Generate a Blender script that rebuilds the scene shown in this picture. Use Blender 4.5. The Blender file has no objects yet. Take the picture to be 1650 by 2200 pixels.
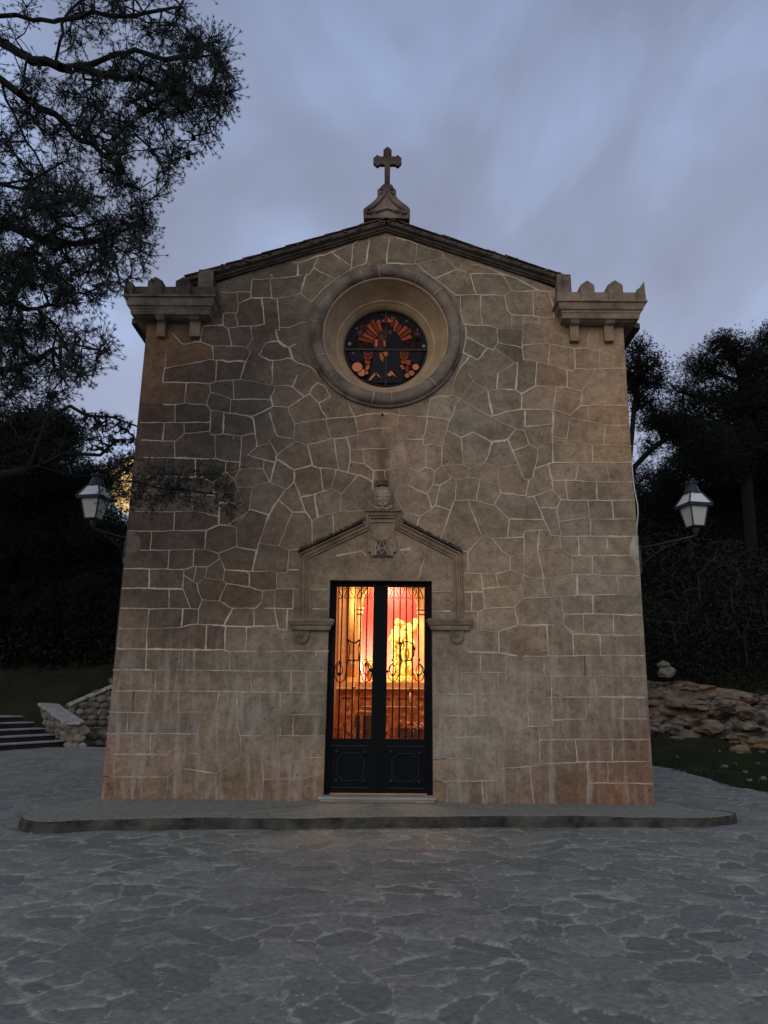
import bpy, bmesh, math, random
import numpy as np
from mathutils import Vector, Matrix, noise
from mathutils.geometry import delaunay_2d_cdt
R = math.radians
S = bpy.context.scene
COL = S.collection
rng = np.random.default_rng(7)
random.seed(7)

# ------------------------------------------------------------------ camera
F = 1653.0                       # focal length in photo pixels (photo 1650 x 2200)
CAMZ, CAMY = 1.5, -11.1
PITCH, ROLL = 13.5, 0.4
CR = Matrix.Rotation(R(90 + PITCH), 3, 'X') @ Matrix.Rotation(R(ROLL), 3, 'Z')
cam_d = bpy.data.cameras.new('camera'); cam = bpy.data.objects.new('camera', cam_d); COL.objects.link(cam)
cam.matrix_world = Matrix.Translation((0, CAMY, CAMZ)) @ CR.to_4x4()
cam_d.sensor_fit = 'VERTICAL'; cam_d.sensor_height = 24; cam_d.lens = F / 2200 * 24
cam_d.clip_start = 0.05; cam_d.clip_end = 3000
S.camera = cam
S.render.resolution_x = 768; S.render.resolution_y = 1024

# ------------------------------------------------------------------ world (cloudy dusk)
W = bpy.data.worlds.new('World'); S.world = W; W.use_nodes = True
wt = W.node_tree; wt.nodes.clear()
def wn(t, **k):
    n = wt.nodes.new(t)
    for a, b in k.items(): setattr(n, a, b)
    return n
wo = wn('ShaderNodeOutputWorld'); wb = wn('ShaderNodeBackground'); wb.inputs['Strength'].default_value = 0.1
sky = wn('ShaderNodeTexSky', sky_type='NISHITA', sun_disc=False, sun_elevation=R(4), sun_rotation=R(195), altitude=100)
tc = wn('ShaderNodeTexCoord'); sep = wn('ShaderNodeSeparateXYZ'); wt.links.new(tc.outputs['Generated'], sep.inputs[0])
zc = wn('ShaderNodeMath', operation='MAXIMUM'); wt.links.new(sep.outputs[2], zc.inputs[0]); zc.inputs[1].default_value = 0.05
zz = wn('ShaderNodeMath', operation='ADD'); wt.links.new(zc.outputs[0], zz.inputs[0]); zz.inputs[1].default_value = 0.25
dx = wn('ShaderNodeMath', operation='DIVIDE'); dy = wn('ShaderNodeMath', operation='DIVIDE')
wt.links.new(sep.outputs[0], dx.inputs[0]); wt.links.new(zz.outputs[0], dx.inputs[1])
wt.links.new(sep.outputs[1], dy.inputs[0]); wt.links.new(zz.outputs[0], dy.inputs[1])
cmb = wn('ShaderNodeCombineXYZ'); wt.links.new(dx.outputs[0], cmb.inputs[0]); wt.links.new(dy.outputs[0], cmb.inputs[1])
mp = wn('ShaderNodeMapping'); mp.inputs['Rotation'].default_value = (0, 0, R(-55)); mp.inputs['Scale'].default_value = (1.9, 1.15, 1)
mp.inputs['Location'].default_value = (2.2, 9.9, 0)
wt.links.new(cmb.outputs[0], mp.inputs[0])
n1 = wn('ShaderNodeTexNoise'); n1.inputs['Scale'].default_value = 1.55; n1.inputs['Detail'].default_value = 4; n1.inputs['Roughness'].default_value = 0.5
n1.inputs['Distortion'].default_value = 0.35
wt.links.new(mp.outputs[0], n1.inputs['Vector'])
rp = wn('ShaderNodeValToRGB'); e = rp.color_ramp.elements
e[0].position = 0.33; e[0].color = (2.95, 3.25, 4.4, 1)
e[1].position = 0.68; e[1].color = (4.5, 5.6, 8.3, 1)
m_ = rp.color_ramp.elements.new(0.50); m_.color = (3.45, 3.95, 5.5, 1)
wt.links.new(n1.outputs[0], rp.inputs[0])
# the cloud sheet is a little brighter and pinker low down
low = wn('ShaderNodeMapRange'); low.inputs[1].default_value = 0.85; low.inputs[2].default_value = 0.2; low.inputs[3].default_value = 0; low.inputs[4].default_value = 1
wt.links.new(sep.outputs[2], low.inputs[0])
rp2 = wn('ShaderNodeValToRGB'); e = rp2.color_ramp.elements
e[0].color = (0.64, 0.67, 0.72, 1); e[1].color = (1.32, 1.30, 1.29, 1)
wt.links.new(low.outputs[0], rp2.inputs[0])
mul = wn('ShaderNodeMix', data_type='RGBA', blend_type='MULTIPLY'); mul.inputs[0].default_value = 1
wt.links.new(rp.outputs[0], mul.inputs[6]); wt.links.new(rp2.outputs[0], mul.inputs[7])
mx = wn('ShaderNodeMix', data_type='RGBA'); mx.inputs[0].default_value = 0.9
wt.links.new(sky.outputs[0], mx.inputs[6]); wt.links.new(mul.outputs[2], mx.inputs[7])
# last low band of sunset light under the cloud, far to the left
gd = wn('ShaderNodeVectorMath', operation='DOT_PRODUCT')
az, el = R(-18.9), R(14.8)
gd.inputs[1].default_value = (math.sin(az)*math.cos(el), math.cos(az)*math.cos(el), math.sin(el))
nv = wn('ShaderNodeVectorMath', operation='NORMALIZE'); wt.links.new(tc.outputs['Generated'], nv.inputs[0]); wt.links.new(nv.outputs[0], gd.inputs[0])
gm = wn('ShaderNodeMapRange', interpolation_type='SMOOTHSTEP'); gm.inputs[1].default_value = math.cos(R(2.2)); gm.inputs[2].default_value = math.cos(R(1.7))
gn = wn('ShaderNodeTexNoise'); gn.inputs['Scale'].default_value = 26; gn.inputs['Detail'].default_value = 4; wt.links.new(tc.outputs['Generated'], gn.inputs['Vector'])
ga = wn('ShaderNodeMath', operation='MULTIPLY_ADD'); wt.links.new(gn.outputs[0], ga.inputs[0]); ga.inputs[1].default_value = .0022; wt.links.new(gd.outputs['Value'], ga.inputs[2])
gs_ = wn('ShaderNodeMath', operation='SUBTRACT'); wt.links.new(ga.outputs[0], gs_.inputs[0]); gs_.inputs[1].default_value = .0011
wt.links.new(gs_.outputs[0], gm.inputs[0])
gl = wn('ShaderNodeMix', data_type='RGBA'); wt.links.new(gm.outputs[0], gl.inputs[0]); wt.links.new(mx.outputs[2], gl.inputs[6])
gl.inputs[7].default_value = (12.0, 7.6, 3.2, 1)
wt.links.new(gl.outputs[2], wb.inputs['Color']); wt.links.new(wb.outputs[0], wo.inputs[0])

# afterglow behind the camera: one very soft, low, warm sun
sd = bpy.data.lights.new('sun', 'SUN'); sd.energy = 0.86; sd.angle = R(40); sd.color = (1.0, 0.89, 0.70)
so = bpy.data.objects.new('sun', sd); COL.objects.link(so)
saz, sel = R(195), R(24)          # azimuth clockwise from +Y, elevation
sv = Vector((math.sin(saz)*math.cos(sel), math.cos(saz)*math.cos(sel), math.sin(sel)))
so.rotation_euler = sv.to_track_quat('Z', 'Y').to_euler(); so.location = (0, -20, 20)
S.view_settings.view_transform = 'Standard'; S.view_settings.look = 'None'
S.view_settings.exposure = 0.0; S.view_settings.gamma = 1.0
S.cycles.max_bounces = 6; S.cycles.diffuse_bounces = 3; S.cycles.glossy_bounces = 2; S.cycles.transmission_bounces = 3
S.cycles.use_denoising = True; S.cycles.sample_clamp_indirect = 4.0

# ------------------------------------------------------------------ helpers
def ray(x, y):
    return CR @ Vector(((x - 825) / F, (1100 - y) / F, -1))
def P(x, y, Y=0.0):              # photo pixel -> point on the vertical plane y = Y
    d = ray(x, y); t = (Y - CAMY) / d.y
    return Vector((d.x * t, Y, CAMZ + d.z * t))
def G(x, y, z=0.0):              # photo pixel -> point at height z
    d = ray(x, y); t = (z - CAMZ) / d.z
    return Vector((d.x * t, CAMY + d.y * t, z))
def lin(c):
    return tuple(((v / 255) / 12.92 if v / 255 <= .04045 else ((v / 255 + .055) / 1.055) ** 2.4) for v in c)

def tag(o, label=None, cat=None, group=None, kind=None):
    if label: o['label'] = label
    if cat: o['category'] = cat
    if group: o['group'] = group
    if kind: o['kind'] = kind
    return o
def link(o, parent=None):
    COL.objects.link(o)
    if parent is not None: o.parent = parent
    return o
def empty(name, loc, label, cat, group=None):
    o = bpy.data.objects.new(name, None); o.location = loc; COL.objects.link(o)
    o.empty_display_size = .2
    return tag(o, label, cat, group)

class MB:
    """collects geometry in world space, links it as one mesh"""
    def __init__(s): s.v = []; s.f = []; s.m = []; s.n = 0; s.sm = []
    def add(s, v, f, m=0, smooth=False):
        k = s.n; s.v.extend([tuple(p) for p in v]); s.n += len(v)
        for q in f: s.f.append(tuple(i + k for i in q)); s.m.append(m); s.sm.append(smooth)
    def box(s, x0, x1, y0, y1, z0, z1, m=0):
        v = [(x, y, z) for z in (z0, z1) for y in (y0, y1) for x in (x0, x1)]
        s.add(v, [(0,2,3,1),(4,5,7,6),(0,1,5,4),(2,6,7,3),(0,4,6,2),(1,3,7,5)], m)
    def quadbox(s, pts, y0, y1, m=0):        # pts: 2D (x,z) polygon CCW seen from -y, extruded in y
        n = len(pts)
        v = [(p[0], y0, p[1]) for p in pts] + [(p[0], y1, p[1]) for p in pts]
        f = [tuple(range(n)), tuple(reversed(range(n, 2*n)))]
        for i in range(n): j = (i+1) % n; f.append((i, i+n, j+n, j))
        s.add(v, f, m)
    def tube(s, pts, r, n=6, m=0, closed=False, smooth=True):
        pts = [Vector(p) for p in pts]; N = len(pts)
        rs = r if isinstance(r, (list, tuple)) else [r] * N
        v = []; f = []
        up = None
        for i, p in enumerate(pts):
            if closed: t = pts[(i+1) % N] - pts[i-1]
            else: t = pts[min(i+1, N-1)] - pts[max(i-1, 0)]
            if t.length < 1e-9: t = Vector((0, 0, 1))
            t.normalize()
            if up is None or abs(up.dot(t)) > .98:
                up = Vector((0, 1, 0)) if abs(t.y) < .9 else Vector((1, 0, 0))
            a = t.cross(up).normalized(); b = t.cross(a).normalized(); up = -b if False else up
            for k in range(n):
                w = 2 * math.pi * k / n
                v.append(p + (a * math.cos(w) + b * math.sin(w)) * rs[i])
        for i in range(N if closed else N - 1):
            j = (i + 1) % N
            for k in range(n):
                l = (k + 1) % n
                f.append((i*n+k, i*n+l, j*n+l, j*n+k))
        if not closed: f.append(tuple(range(n))[::-1]); f.append(tuple((N-1)*n + k for k in range(n)))
        s.add(v, f, m, smooth)
    def lathe(s, prof, c, axis='Z', n=32, m=0, smooth=True, sx=1, sy=1):   # prof: (r, h)
        v = []; f = []
        for r, h in prof:
            for k in range(n):
                w = 2*math.pi*k/n; a, b = r*math.cos(w)*sx, r*math.sin(w)*sy
                if axis == 'Z': v.append((c[0]+a, c[1]+b, c[2]+h))
                else: v.append((c[0]+a, c[1]+h, c[2]+b))
        for i in range(len(prof)-1):
            for k in range(n):
                l = (k+1) % n; f.append((i*n+k, i*n+l, (i+1)*n+l, (i+1)*n+k))
        s.add(v, f, m, smooth)
    def stack(s, x0, x1, y0, y1, prof, m=0):      # prof: (z, inset) rings of a rectangular moulding
        v = []; f = []
        for z, i in prof:
            v += [(x0+i, y0+i, z), (x1-i, y0+i, z), (x1-i, y1, z), (x0+i, y1, z)]
        for k in range(len(prof)-1):
            for a in range(4):
                b = (a+1) % 4; f.append((k*4+a, k*4+b, k*4+4+b, k*4+4+a))
        f.append((3, 2, 1, 0)); q = (len(prof)-1)*4; f.append((q, q+1, q+2, q+3))
        s.add(v, f, m)
    def blob(s, c, r, seed=0, sub=2, amp=.25, fr=1.4, m=0, smooth=True, sc=(1,1,1), rot=None):
        v, f = ICO[sub]; out = []
        o = Vector((seed*3.7, seed*1.3, seed*7.1))
        for p in v:
            q = Vector(p); d = 1 + amp * noise.noise(q*fr + o) + amp*.4*noise.noise(q*fr*2.7 + o)
            q = Vector((q.x*sc[0]*d, q.y*sc[1]*d, q.z*sc[2]*d)) * r
            if rot is not None: q = rot @ q
            out.append(q + Vector(c))
        s.add(out, f, m, smooth)
    def build(s, name, mats, parent=None, bevel=0, recalc=True):
        me = bpy.data.meshes.new(name); me.from_pydata(s.v, [], s.f)
        mats = mats if isinstance(mats, (list, tuple)) else [mats]
        for mm in mats: me.materials.append(mm)
        me.polygons.foreach_set('material_index', s.m); me.polygons.foreach_set('use_smooth', s.sm)
        if recalc:
            bm = bmesh.new(); bm.from_mesh(me); bmesh.ops.recalc_face_normals(bm, faces=bm.faces); bm.to_mesh(me); bm.free()
        me.update()
        o = bpy.data.objects.new(name, me); link(o, None)
        if parent is not None: setp(o, parent)
        if bevel:
            b = o.modifiers.new('bevel', 'BEVEL'); b.width = bevel; b.segments = 2; b.limit_method = 'ANGLE'; b.angle_limit = R(40)
        return o
def setp(o, parent):             # keep world placement while parenting
    o.parent = parent
    t = Vector((0, 0, 0)); q = parent
    while q is not None: t += q.location; q = q.parent
    if o.type == 'MESH': o.data.transform(Matrix.Translation(-t))
    else: o.location -= t
ICO = {}
for k in (1, 2, 3):
    bm = bmesh.new(); bmesh.ops.create_icosphere(bm, subdivisions=k, radius=1); bm.verts.ensure_lookup_table()
    ICO[k] = ([tuple(v.co) for v in bm.verts], [tuple(v.index for v in f.verts) for f in bm.faces]); bm.free()

def np_mesh(name, V, Fc, mat, parent=None, nside=3, smooth=False):
    V = np.asarray(V, dtype=np.float32).reshape(-1, 3); Fc = np.asarray(Fc, dtype=np.int32).reshape(-1, nside)
    if parent is not None:
        t = Vector((0,0,0)); q = parent
        while q is not None: t += q.location; q = q.parent
        V = V - np.array(t, dtype=np.float32)
    me = bpy.data.meshes.new(name); me.vertices.add(len(V)); me.vertices.foreach_set('co', V.ravel())
    me.loops.add(Fc.size); me.loops.foreach_set('vertex_index', Fc.ravel())
    me.polygons.add(len(Fc)); me.polygons.foreach_set('loop_start', np.arange(0, Fc.size, nside, dtype=np.int32))
    me.polygons.foreach_set('use_smooth', np.full(len(Fc), smooth))
    me.materials.append(mat); me.update(calc_edges=True); me.validate()
    o = bpy.data.objects.new(name, me); link(o, parent); return o

# ------------------------------------------------------------------ materials
def mat(name):
    m = bpy.data.materials.new(name); m.use_nodes = True; nt = m.node_tree
    return m, nt, nt.nodes['Principled BSDF']
def nd(nt, t, **k):
    n = nt.nodes.new(t)
    for a, b in k.items(): setattr(n, a, b)
    return n
def mixc(nt, fac, a, b, blend='MIX'):
    n = nd(nt, 'ShaderNodeMix', data_type='RGBA', blend_type=blend)
    for s_, v in ((0, fac), (6, a), (7, b)):
        if hasattr(v, 'links'): nt.links.new(v, n.inputs[s_])
        elif isinstance(v, (int, float)): n.inputs[s_].default_value = v
        else: n.inputs[s_].default_value = (*v[:3], 1)
    return n.outputs[2]
def tex_noise(nt, co, scale, detail=4, rough=.55, dist=0):
    n = nd(nt, 'ShaderNodeTexNoise'); n.inputs['Scale'].default_value = scale; n.inputs['Detail'].default_value = detail
    n.inputs['Roughness'].default_value = rough; n.inputs['Distortion'].default_value = dist
    nt.links.new(co, n.inputs['Vector']); return n.outputs[0]
def rng_(nt, v, a, b, c=0., d=1.):
    n = nd(nt, 'ShaderNodeMapRange'); nt.links.new(v, n.inputs[0])
    for i, q in enumerate((a, b, c, d)): n.inputs[i+1].default_value = q
    return n.outputs[0]
def bump(nt, bs, h, strength=.5, dist=.02, prev=None):
    b = nd(nt, 'ShaderNodeBump'); b.inputs['Strength'].default_value = strength; b.inputs['Distance'].default_value = dist
    nt.links.new(h, b.inputs['Height'])
    if prev is not None: nt.links.new(prev, b.inputs['Normal'])
    nt.links.new(b.outputs[0], bs.inputs['Normal']); return b.outputs[0]
def objco(nt):
    return nd(nt, 'ShaderNodeTexCoord').outputs['Object']
def simple(name, col, rough=.8, var=.25, scale=6, metal=0, bs_=.3, bd=.01, spec=.3):
    m, nt, b = mat(name); co = objco(nt)
    n = tex_noise(nt, co, scale, 5)
    dark = tuple(c*(1-var) for c in col); lit = tuple(min(1, c*(1+var)) for c in col)
    nt.links.new(mixc(nt, rng_(nt, n, .3, .7), dark, lit), b.inputs['Base Color'])
    b.inputs['Roughness'].default_value = rough; b.inputs['Metallic'].default_value = metal
    b.inputs['Specular IOR Level'].default_value = spec
    if bs_: bump(nt, b, tex_noise(nt, co, scale*5, 4), bs_, bd)
    return m

def stone_material():
    m, nt, b = mat('facade_sandstone'); co = objco(nt)
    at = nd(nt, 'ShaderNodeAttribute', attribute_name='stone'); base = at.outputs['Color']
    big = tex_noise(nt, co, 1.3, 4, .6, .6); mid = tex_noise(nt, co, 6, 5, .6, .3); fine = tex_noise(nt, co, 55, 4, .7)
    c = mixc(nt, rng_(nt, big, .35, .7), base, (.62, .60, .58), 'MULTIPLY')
    n = nd(nt, 'ShaderNodeMix', data_type='RGBA', blend_type='MULTIPLY'); n.inputs[0].default_value = 1
    g = nd(nt, 'ShaderNodeValToRGB'); g.color_ramp.elements[0].color = (.74, .72, .71, 1); g.color_ramp.elements[1].color = (1.22, 1.2, 1.17, 1)
    g.color_ramp.elements[0].position = .3; g.color_ramp.elements[1].position = .7
    nt.links.new(mid, g.inputs[0]); nt.links.new(c, n.inputs[6]); nt.links.new(g.outputs[0], n.inputs[7]); c = n.outputs[2]
    sp = tex_noise(nt, co, 17, 4, .65, .4); gs = nd(nt, 'ShaderNodeValToRGB'); gs.color_ramp.elements[0].color = (.84, .83, .82, 1); gs.color_ramp.elements[1].color = (1.12, 1.12, 1.12, 1)
    gs.color_ramp.elements[0].position = .33; gs.color_ramp.elements[1].position = .55; nt.links.new(sp, gs.inputs[0]); c = mixc(nt, 1., c, gs.outputs[0], 'MULTIPLY')
    # grain
    g2 = nd(nt, 'ShaderNodeValToRGB'); g2.color_ramp.elements[0].color = (.82, .82, .82, 1); g2.color_ramp.elements[1].color = (1.15, 1.15, 1.15, 1)
    g2.color_ramp.elements[0].position = .35; g2.color_ramp.elements[1].position = .65
    nt.links.new(fine, g2.inputs[0]); c = mixc(nt, 1., c, g2.outputs[0], 'MULTIPLY')
    # pale lime scabs and vertical run marks on the lower courses
    sep = nd(nt, 'ShaderNodeSeparateXYZ'); nt.links.new(co, sep.inputs[0])
    mpv = nd(nt, 'ShaderNodeMapping'); mpv.inputs['Scale'].default_value = (5, 1, .7); nt.links.new(co, mpv.inputs[0])
    streak = tex_noise(nt, mpv.outputs[0], 1.6, 5, .65)
    lowm = rng_(nt, sep.outputs[2], 2.9, 1.7)
    mm = nd(nt, 'ShaderNodeMath', operation='MULTIPLY'); nt.links.new(rng_(nt, streak, .5, .68), mm.inputs[0]); nt.links.new(lowm, mm.inputs[1])
    m2 = nd(nt, 'ShaderNodeMath', operation='MULTIPLY'); nt.links.new(mm.outputs[0], m2.inputs[0]); m2.inputs[1].default_value = .62
    c = mixc(nt, m2.outputs[0], c, (.39, .35, .31))
    # rust-brown run below the drain hole under the round window
    sx = nd(nt, 'ShaderNodeMath', operation='ABSOLUTE'); off = nd(nt, 'ShaderNodeMath', operation='ADD')
    nt.links.new(sep.outputs[0], off.inputs[0]); off.inputs[1].default_value = STX
    nt.links.new(off.outputs[0], sx.inputs[0])
    wob = nd(nt, 'ShaderNodeMath', operation='MULTIPLY_ADD'); nt.links.new(mid, wob.inputs[0]); wob.inputs[1].default_value = .14; nt.links.new(sx.outputs[0], wob.inputs[2])
    sm = rng_(nt, wob.outputs[0], .21, .10)
    za = rng_(nt, sep.outputs[2], 5.45, 5.2); zb = rng_(nt, sep.outputs[2], 3.9, 4.3)
    q = nd(nt, 'ShaderNodeMath', operation='MULTIPLY'); nt.links.new(za, q.inputs[0]); nt.links.new(zb, q.inputs[1])
    q2 = nd(nt, 'ShaderNodeMath', operation='MULTIPLY'); nt.links.new(q.outputs[0], q2.inputs[0]); nt.links.new(sm, q2.inputs[1])
    q3 = nd(nt, 'ShaderNodeMath', operation='MULTIPLY'); nt.links.new(q2.outputs[0], q3.inputs[0]); q3.inputs[1].default_value = .8
    c = mixc(nt, q3.outputs[0], c, (.155, .082, .052))
    # small weathered pits
    vo = nd(nt, 'ShaderNodeTexVoronoi'); vo.inputs['Scale'].default_value = 5.5; vo.inputs['Randomness'].default_value = 1
    mpp = nd(nt, 'ShaderNodeMapping'); mpp.inputs['Scale'].default_value = (1, 1, 1.7); nt.links.new(co, mpp.inputs[0]); nt.links.new(mpp.outputs[0], vo.inputs['Vector'])
    pit = rng_(nt, vo.outputs['Distance'], .10, .05)
    gate = rng_(nt, tex_noise(nt, co, 2.3, 2), .5, .6)
    pm = nd(nt, 'ShaderNodeMath', operation='MULTIPLY'); nt.links.new(pit, pm.inputs[0]); nt.links.new(gate, pm.inputs[1])
    c = mixc(nt, pm.outputs[0], c, (.07, .05, .04))
    nt.links.new(c, b.inputs['Base Color']); b.inputs['Roughness'].default_value = .93; b.inputs['Specular IOR Level'].default_value = .15
    b1 = bump(nt, b, tex_noise(nt, co, 4.2, 6, .62, .8), .75, .028)
    b2 = bump(nt, b, fine, .35, .008, b1)
    inv = nd(nt, 'ShaderNodeMath', operation='SUBTRACT'); inv.inputs[0].default_value = 1; nt.links.new(pm.outputs[0], inv.inputs[1])
    bump(nt, b, inv.outputs[0], .8, .02, b2)
    return m
STX = -P(822, 960)[0]
M = {}
M['stone'] = stone_material()
M['mortar'] = simple('lime_mortar', (.56, .46, .36), .95, .28, 3, bs_=.4, bd=.006)
M['mortar_low'] = simple('worn_mortar', (.41, .355, .29), .95, .35, 7, bs_=.5, bd=.01)
M['joint'] = simple('dark_joint', (.10, .075, .06), .95, .3, 9)
M['carved'] = simple('carved_sandstone', (.25, .185, .128), .92, .38, 5, bs_=.45, bd=.012)
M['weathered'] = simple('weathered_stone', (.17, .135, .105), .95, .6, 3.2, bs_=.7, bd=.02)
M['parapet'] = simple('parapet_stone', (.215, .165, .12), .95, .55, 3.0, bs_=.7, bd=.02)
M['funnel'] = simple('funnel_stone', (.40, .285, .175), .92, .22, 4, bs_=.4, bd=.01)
M['darkstone'] = simple('lichen_and_shade_stone', (.085, .068, .055), .95, .5, 5, bs_=.7, bd=.02)  # lichened stone; also the painted recess shade behind the monogram
M['tile'] = simple('lichened_roof_tile', (.075, .06, .048), .95, .7, 7, bs_=.7, bd=.02)
M['iron'] = simple('painted_dark_iron', (.0022, .0036, .0055), .6, .2, 12, bs_=.12, bd=.004, spec=.10)
M['irontrim'] = simple('iron_trim', (.010, .015, .019), .5, .2, 12, bs_=0, spec=.3)
M['blackiron'] = simple('black_iron', (.006, .006, .007), .5, .2, 12, bs_=.1, bd=.004)
M['bark'] = simple('pine_bark', (.0055, .005, .005), .95, .4, 10, bs_=.8, bd=.02)
M['dryw'] = simple('dry_twigs', (.032, .028, .024), .95, .3, 8, bs_=0)
def leafmat(name, col, var=.45):
    m, nt, b = mat(name); co = objco(nt)
    n = tex_noise(nt, co, 1.1, 4, .6)
    nt.links.new(mixc(nt, rng_(nt, n, .3, .7), tuple(c*(1-var) for c in col), tuple(c*(1+var) for c in col)), b.inputs['Base Color'])
    b.inputs['Roughness'].default_value = .75; b.inputs['Specular IOR Level'].default_value = .2
    return m
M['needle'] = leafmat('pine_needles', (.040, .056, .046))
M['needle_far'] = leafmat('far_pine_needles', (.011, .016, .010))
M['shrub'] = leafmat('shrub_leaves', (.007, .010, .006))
M['grass'] = leafmat('grass_blades', (.020, .034, .012))
M['interior'] = simple('ochre_plaster', (.66, .42, .27), .8, .12, 3, bs_=.1)
M['redwall'] = simple('red_niche_lining', (.85, .24, .23), .7, .08, 3, bs_=0)
M['gilt'] = simple('gilded_moulding', (.80, .48, .16), .45, .15, 14, bs_=.3)
M['statue'] = simple('gilded_statue', (.85, .62, .22), .45, .25, 16, bs_=.4)
M['marble'] = simple('veined_brown_marble', (.36, .15, .07), .5, .5, 8, bs_=.1)
M['marble_l'] = simple('pale_marble', (.66, .40, .22), .5, .2, 8, bs_=.1)
M['wood'] = simple('dark_wood', (.13, .055, .028), .5, .3, 6, bs_=.2)
M['wood_l'] = simple('honey_wood', (.50, .27, .11), .45, .2, 6, bs_=.2)
M['brass'] = simple('brass', (.70, .42, .12), .3, .15, 12, metal=.6, bs_=0)
M['pink'] = simple('pink_petals', (.70, .28, .26), .7, .3, 30, bs_=0)
M['green'] = simple('green_leaves', (.05, .09, .02), .7, .3, 30, bs_=0)
M['wax'] = simple('candle_wax', (.8, .7, .5), .5, .05, 10, bs_=0)
M['cable'] = simple('white_cable', (.5, .48, .45), .5, .05, 10, bs_=0)
M['kerb'] = simple('kerb_stone', (.062, .058, .048), .95, .75, 3.2, bs_=.9, bd=.04)
M['apron'] = simple('gritty_apron', (.235, .235, .195), .95, .35, 22, bs_=.9, bd=.02)
M['limestone'] = simple('rough_limestone', (.17, .155, .125), .95, .5, 2.5, bs_=.9, bd=.05)
M['step'] = simple('step_stone', (.30, .29, .27), .9, .25, 3, bs_=.5, bd=.02)
M['riser'] = simple('dark_riser', (.030, .028, .027), .95, .3, 3, bs_=.5, bd=.02)
def pave_material():
    m, nt, b = mat('crazy_paving'); co = objco(nt)
    at = nd(nt, 'ShaderNodeAttribute', attribute_name='slab'); sp = nd(nt, 'ShaderNodeSeparateColor'); nt.links.new(at.outputs['Color'], sp.inputs[0])
    big = tex_noise(nt, co, .5, 4, .6); fine = tex_noise(nt, co, 20, 6, .7); med = tex_noise(nt, co, 4.5, 6, .65, .8); sm = tex_noise(nt, co, 9, 5, .65, .3)
    stone = mixc(nt, sp.outputs[0], (.13, .14, .12), (.25, .252, .212))
    stone = mixc(nt, rng_(nt, med, .40, .66, 0, .7), stone, (.15, .156, .138))
    # joint mortar, ragged by noise and worn away in places
    jn = nd(nt, 'ShaderNodeMath', operation='MULTIPLY_ADD'); nt.links.new(sm, jn.inputs[0]); jn.inputs[1].default_value = .9; nt.links.new(sp.outputs[1], jn.inputs[2])
    jm = rng_(nt, jn.outputs[0], .80, 1.1)
    gt = nd(nt, 'ShaderNodeMath', operation='MULTIPLY'); nt.links.new(jm, gt.inputs[0]); nt.links.new(rng_(nt, big, .36, .55, .35, 1), gt.inputs[1])
    c = mixc(nt, gt.outputs[0], stone, (.34, .335, .28))
    ck = nd(nt, 'ShaderNodeMath', operation='MULTIPLY'); nt.links.new(rng_(nt, sp.outputs[2], .45, .9), ck.inputs[0]); nt.links.new(rng_(nt, tex_noise(nt, co, 2.1, 4), .50, .62), ck.inputs[1])
    c = mixc(nt, ck.outputs[0], c, (.045, .048, .045))
    c = mixc(nt, rng_(nt, big, .5, .75, 0, .45), c, (.15, .16, .15))
    g2 = nd(nt, 'ShaderNodeValToRGB'); g2.color_ramp.elements[0].color = (.60, .60, .60, 1); g2.color_ramp.elements[1].color = (1.3, 1.3, 1.3, 1)
    g2.color_ramp.elements[0].position = .3; g2.color_ramp.elements[1].position = .7; nt.links.new(fine, g2.inputs[0])
    c = mixc(nt, 1., c, g2.outputs[0], 'MULTIPLY')
    vo = nd(nt, 'ShaderNodeTexVoronoi'); vo.inputs['Scale'].default_value = 12; nt.links.new(co, vo.inputs['Vector'])
    fk = rng_(nt, vo.outputs['Distance'], .15, .08)
    fg = nd(nt, 'ShaderNodeMath', operation='MULTIPLY'); nt.links.new(fk, fg.inputs[0]); nt.links.new(rng_(nt, tex_noise(nt, co, .8, 3), .52, .62), fg.inputs[1])
    c = mixc(nt, fg.outputs[0], c, (.46, .44, .39))
    nt.links.new(c, b.inputs['Base Color']); b.inputs['Roughness'].default_value = .72; b.inputs['Specular IOR Level'].default_value = .4
    h2 = bump(nt, b, med, .7, .020); h3 = bump(nt, b, sm, .5, .012, h2)
    bump(nt, b, fine, .6, .010, h3)
    return m
M['pave'] = pave_material()
def ground_material():
    m, nt, b = mat('wooded_ground'); co = objco(nt)
    n = tex_noise(nt, co, .5, 6, .65); n2 = tex_noise(nt, co, 5, 5, .7)
    c = mixc(nt, rng_(nt, n, .4, .6), (.016, .022, .010), (.030, .026, .018))
    c = mixc(nt, rng_(nt, n2, .6, .75), c, (.06, .052, .042))
    nt.links.new(c, b.inputs['Base Color']); b.inputs['Roughness'].default_value = 1
    b.inputs['Specular IOR Level'].default_value = .1
    bump(nt, b, n2, .8, .08); return m
M['ground'] = ground_material()
def gloss(name, col, em=None, es=0, rough=.25):
    m, nt, b = mat(name); b.inputs['Base Color'].default_value = (*col, 1); b.inputs['Roughness'].default_value = rough
    if em: b.inputs['Emission Color'].default_value = (*em, 1); b.inputs['Emission Strength'].default_value = es
    return m
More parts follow.
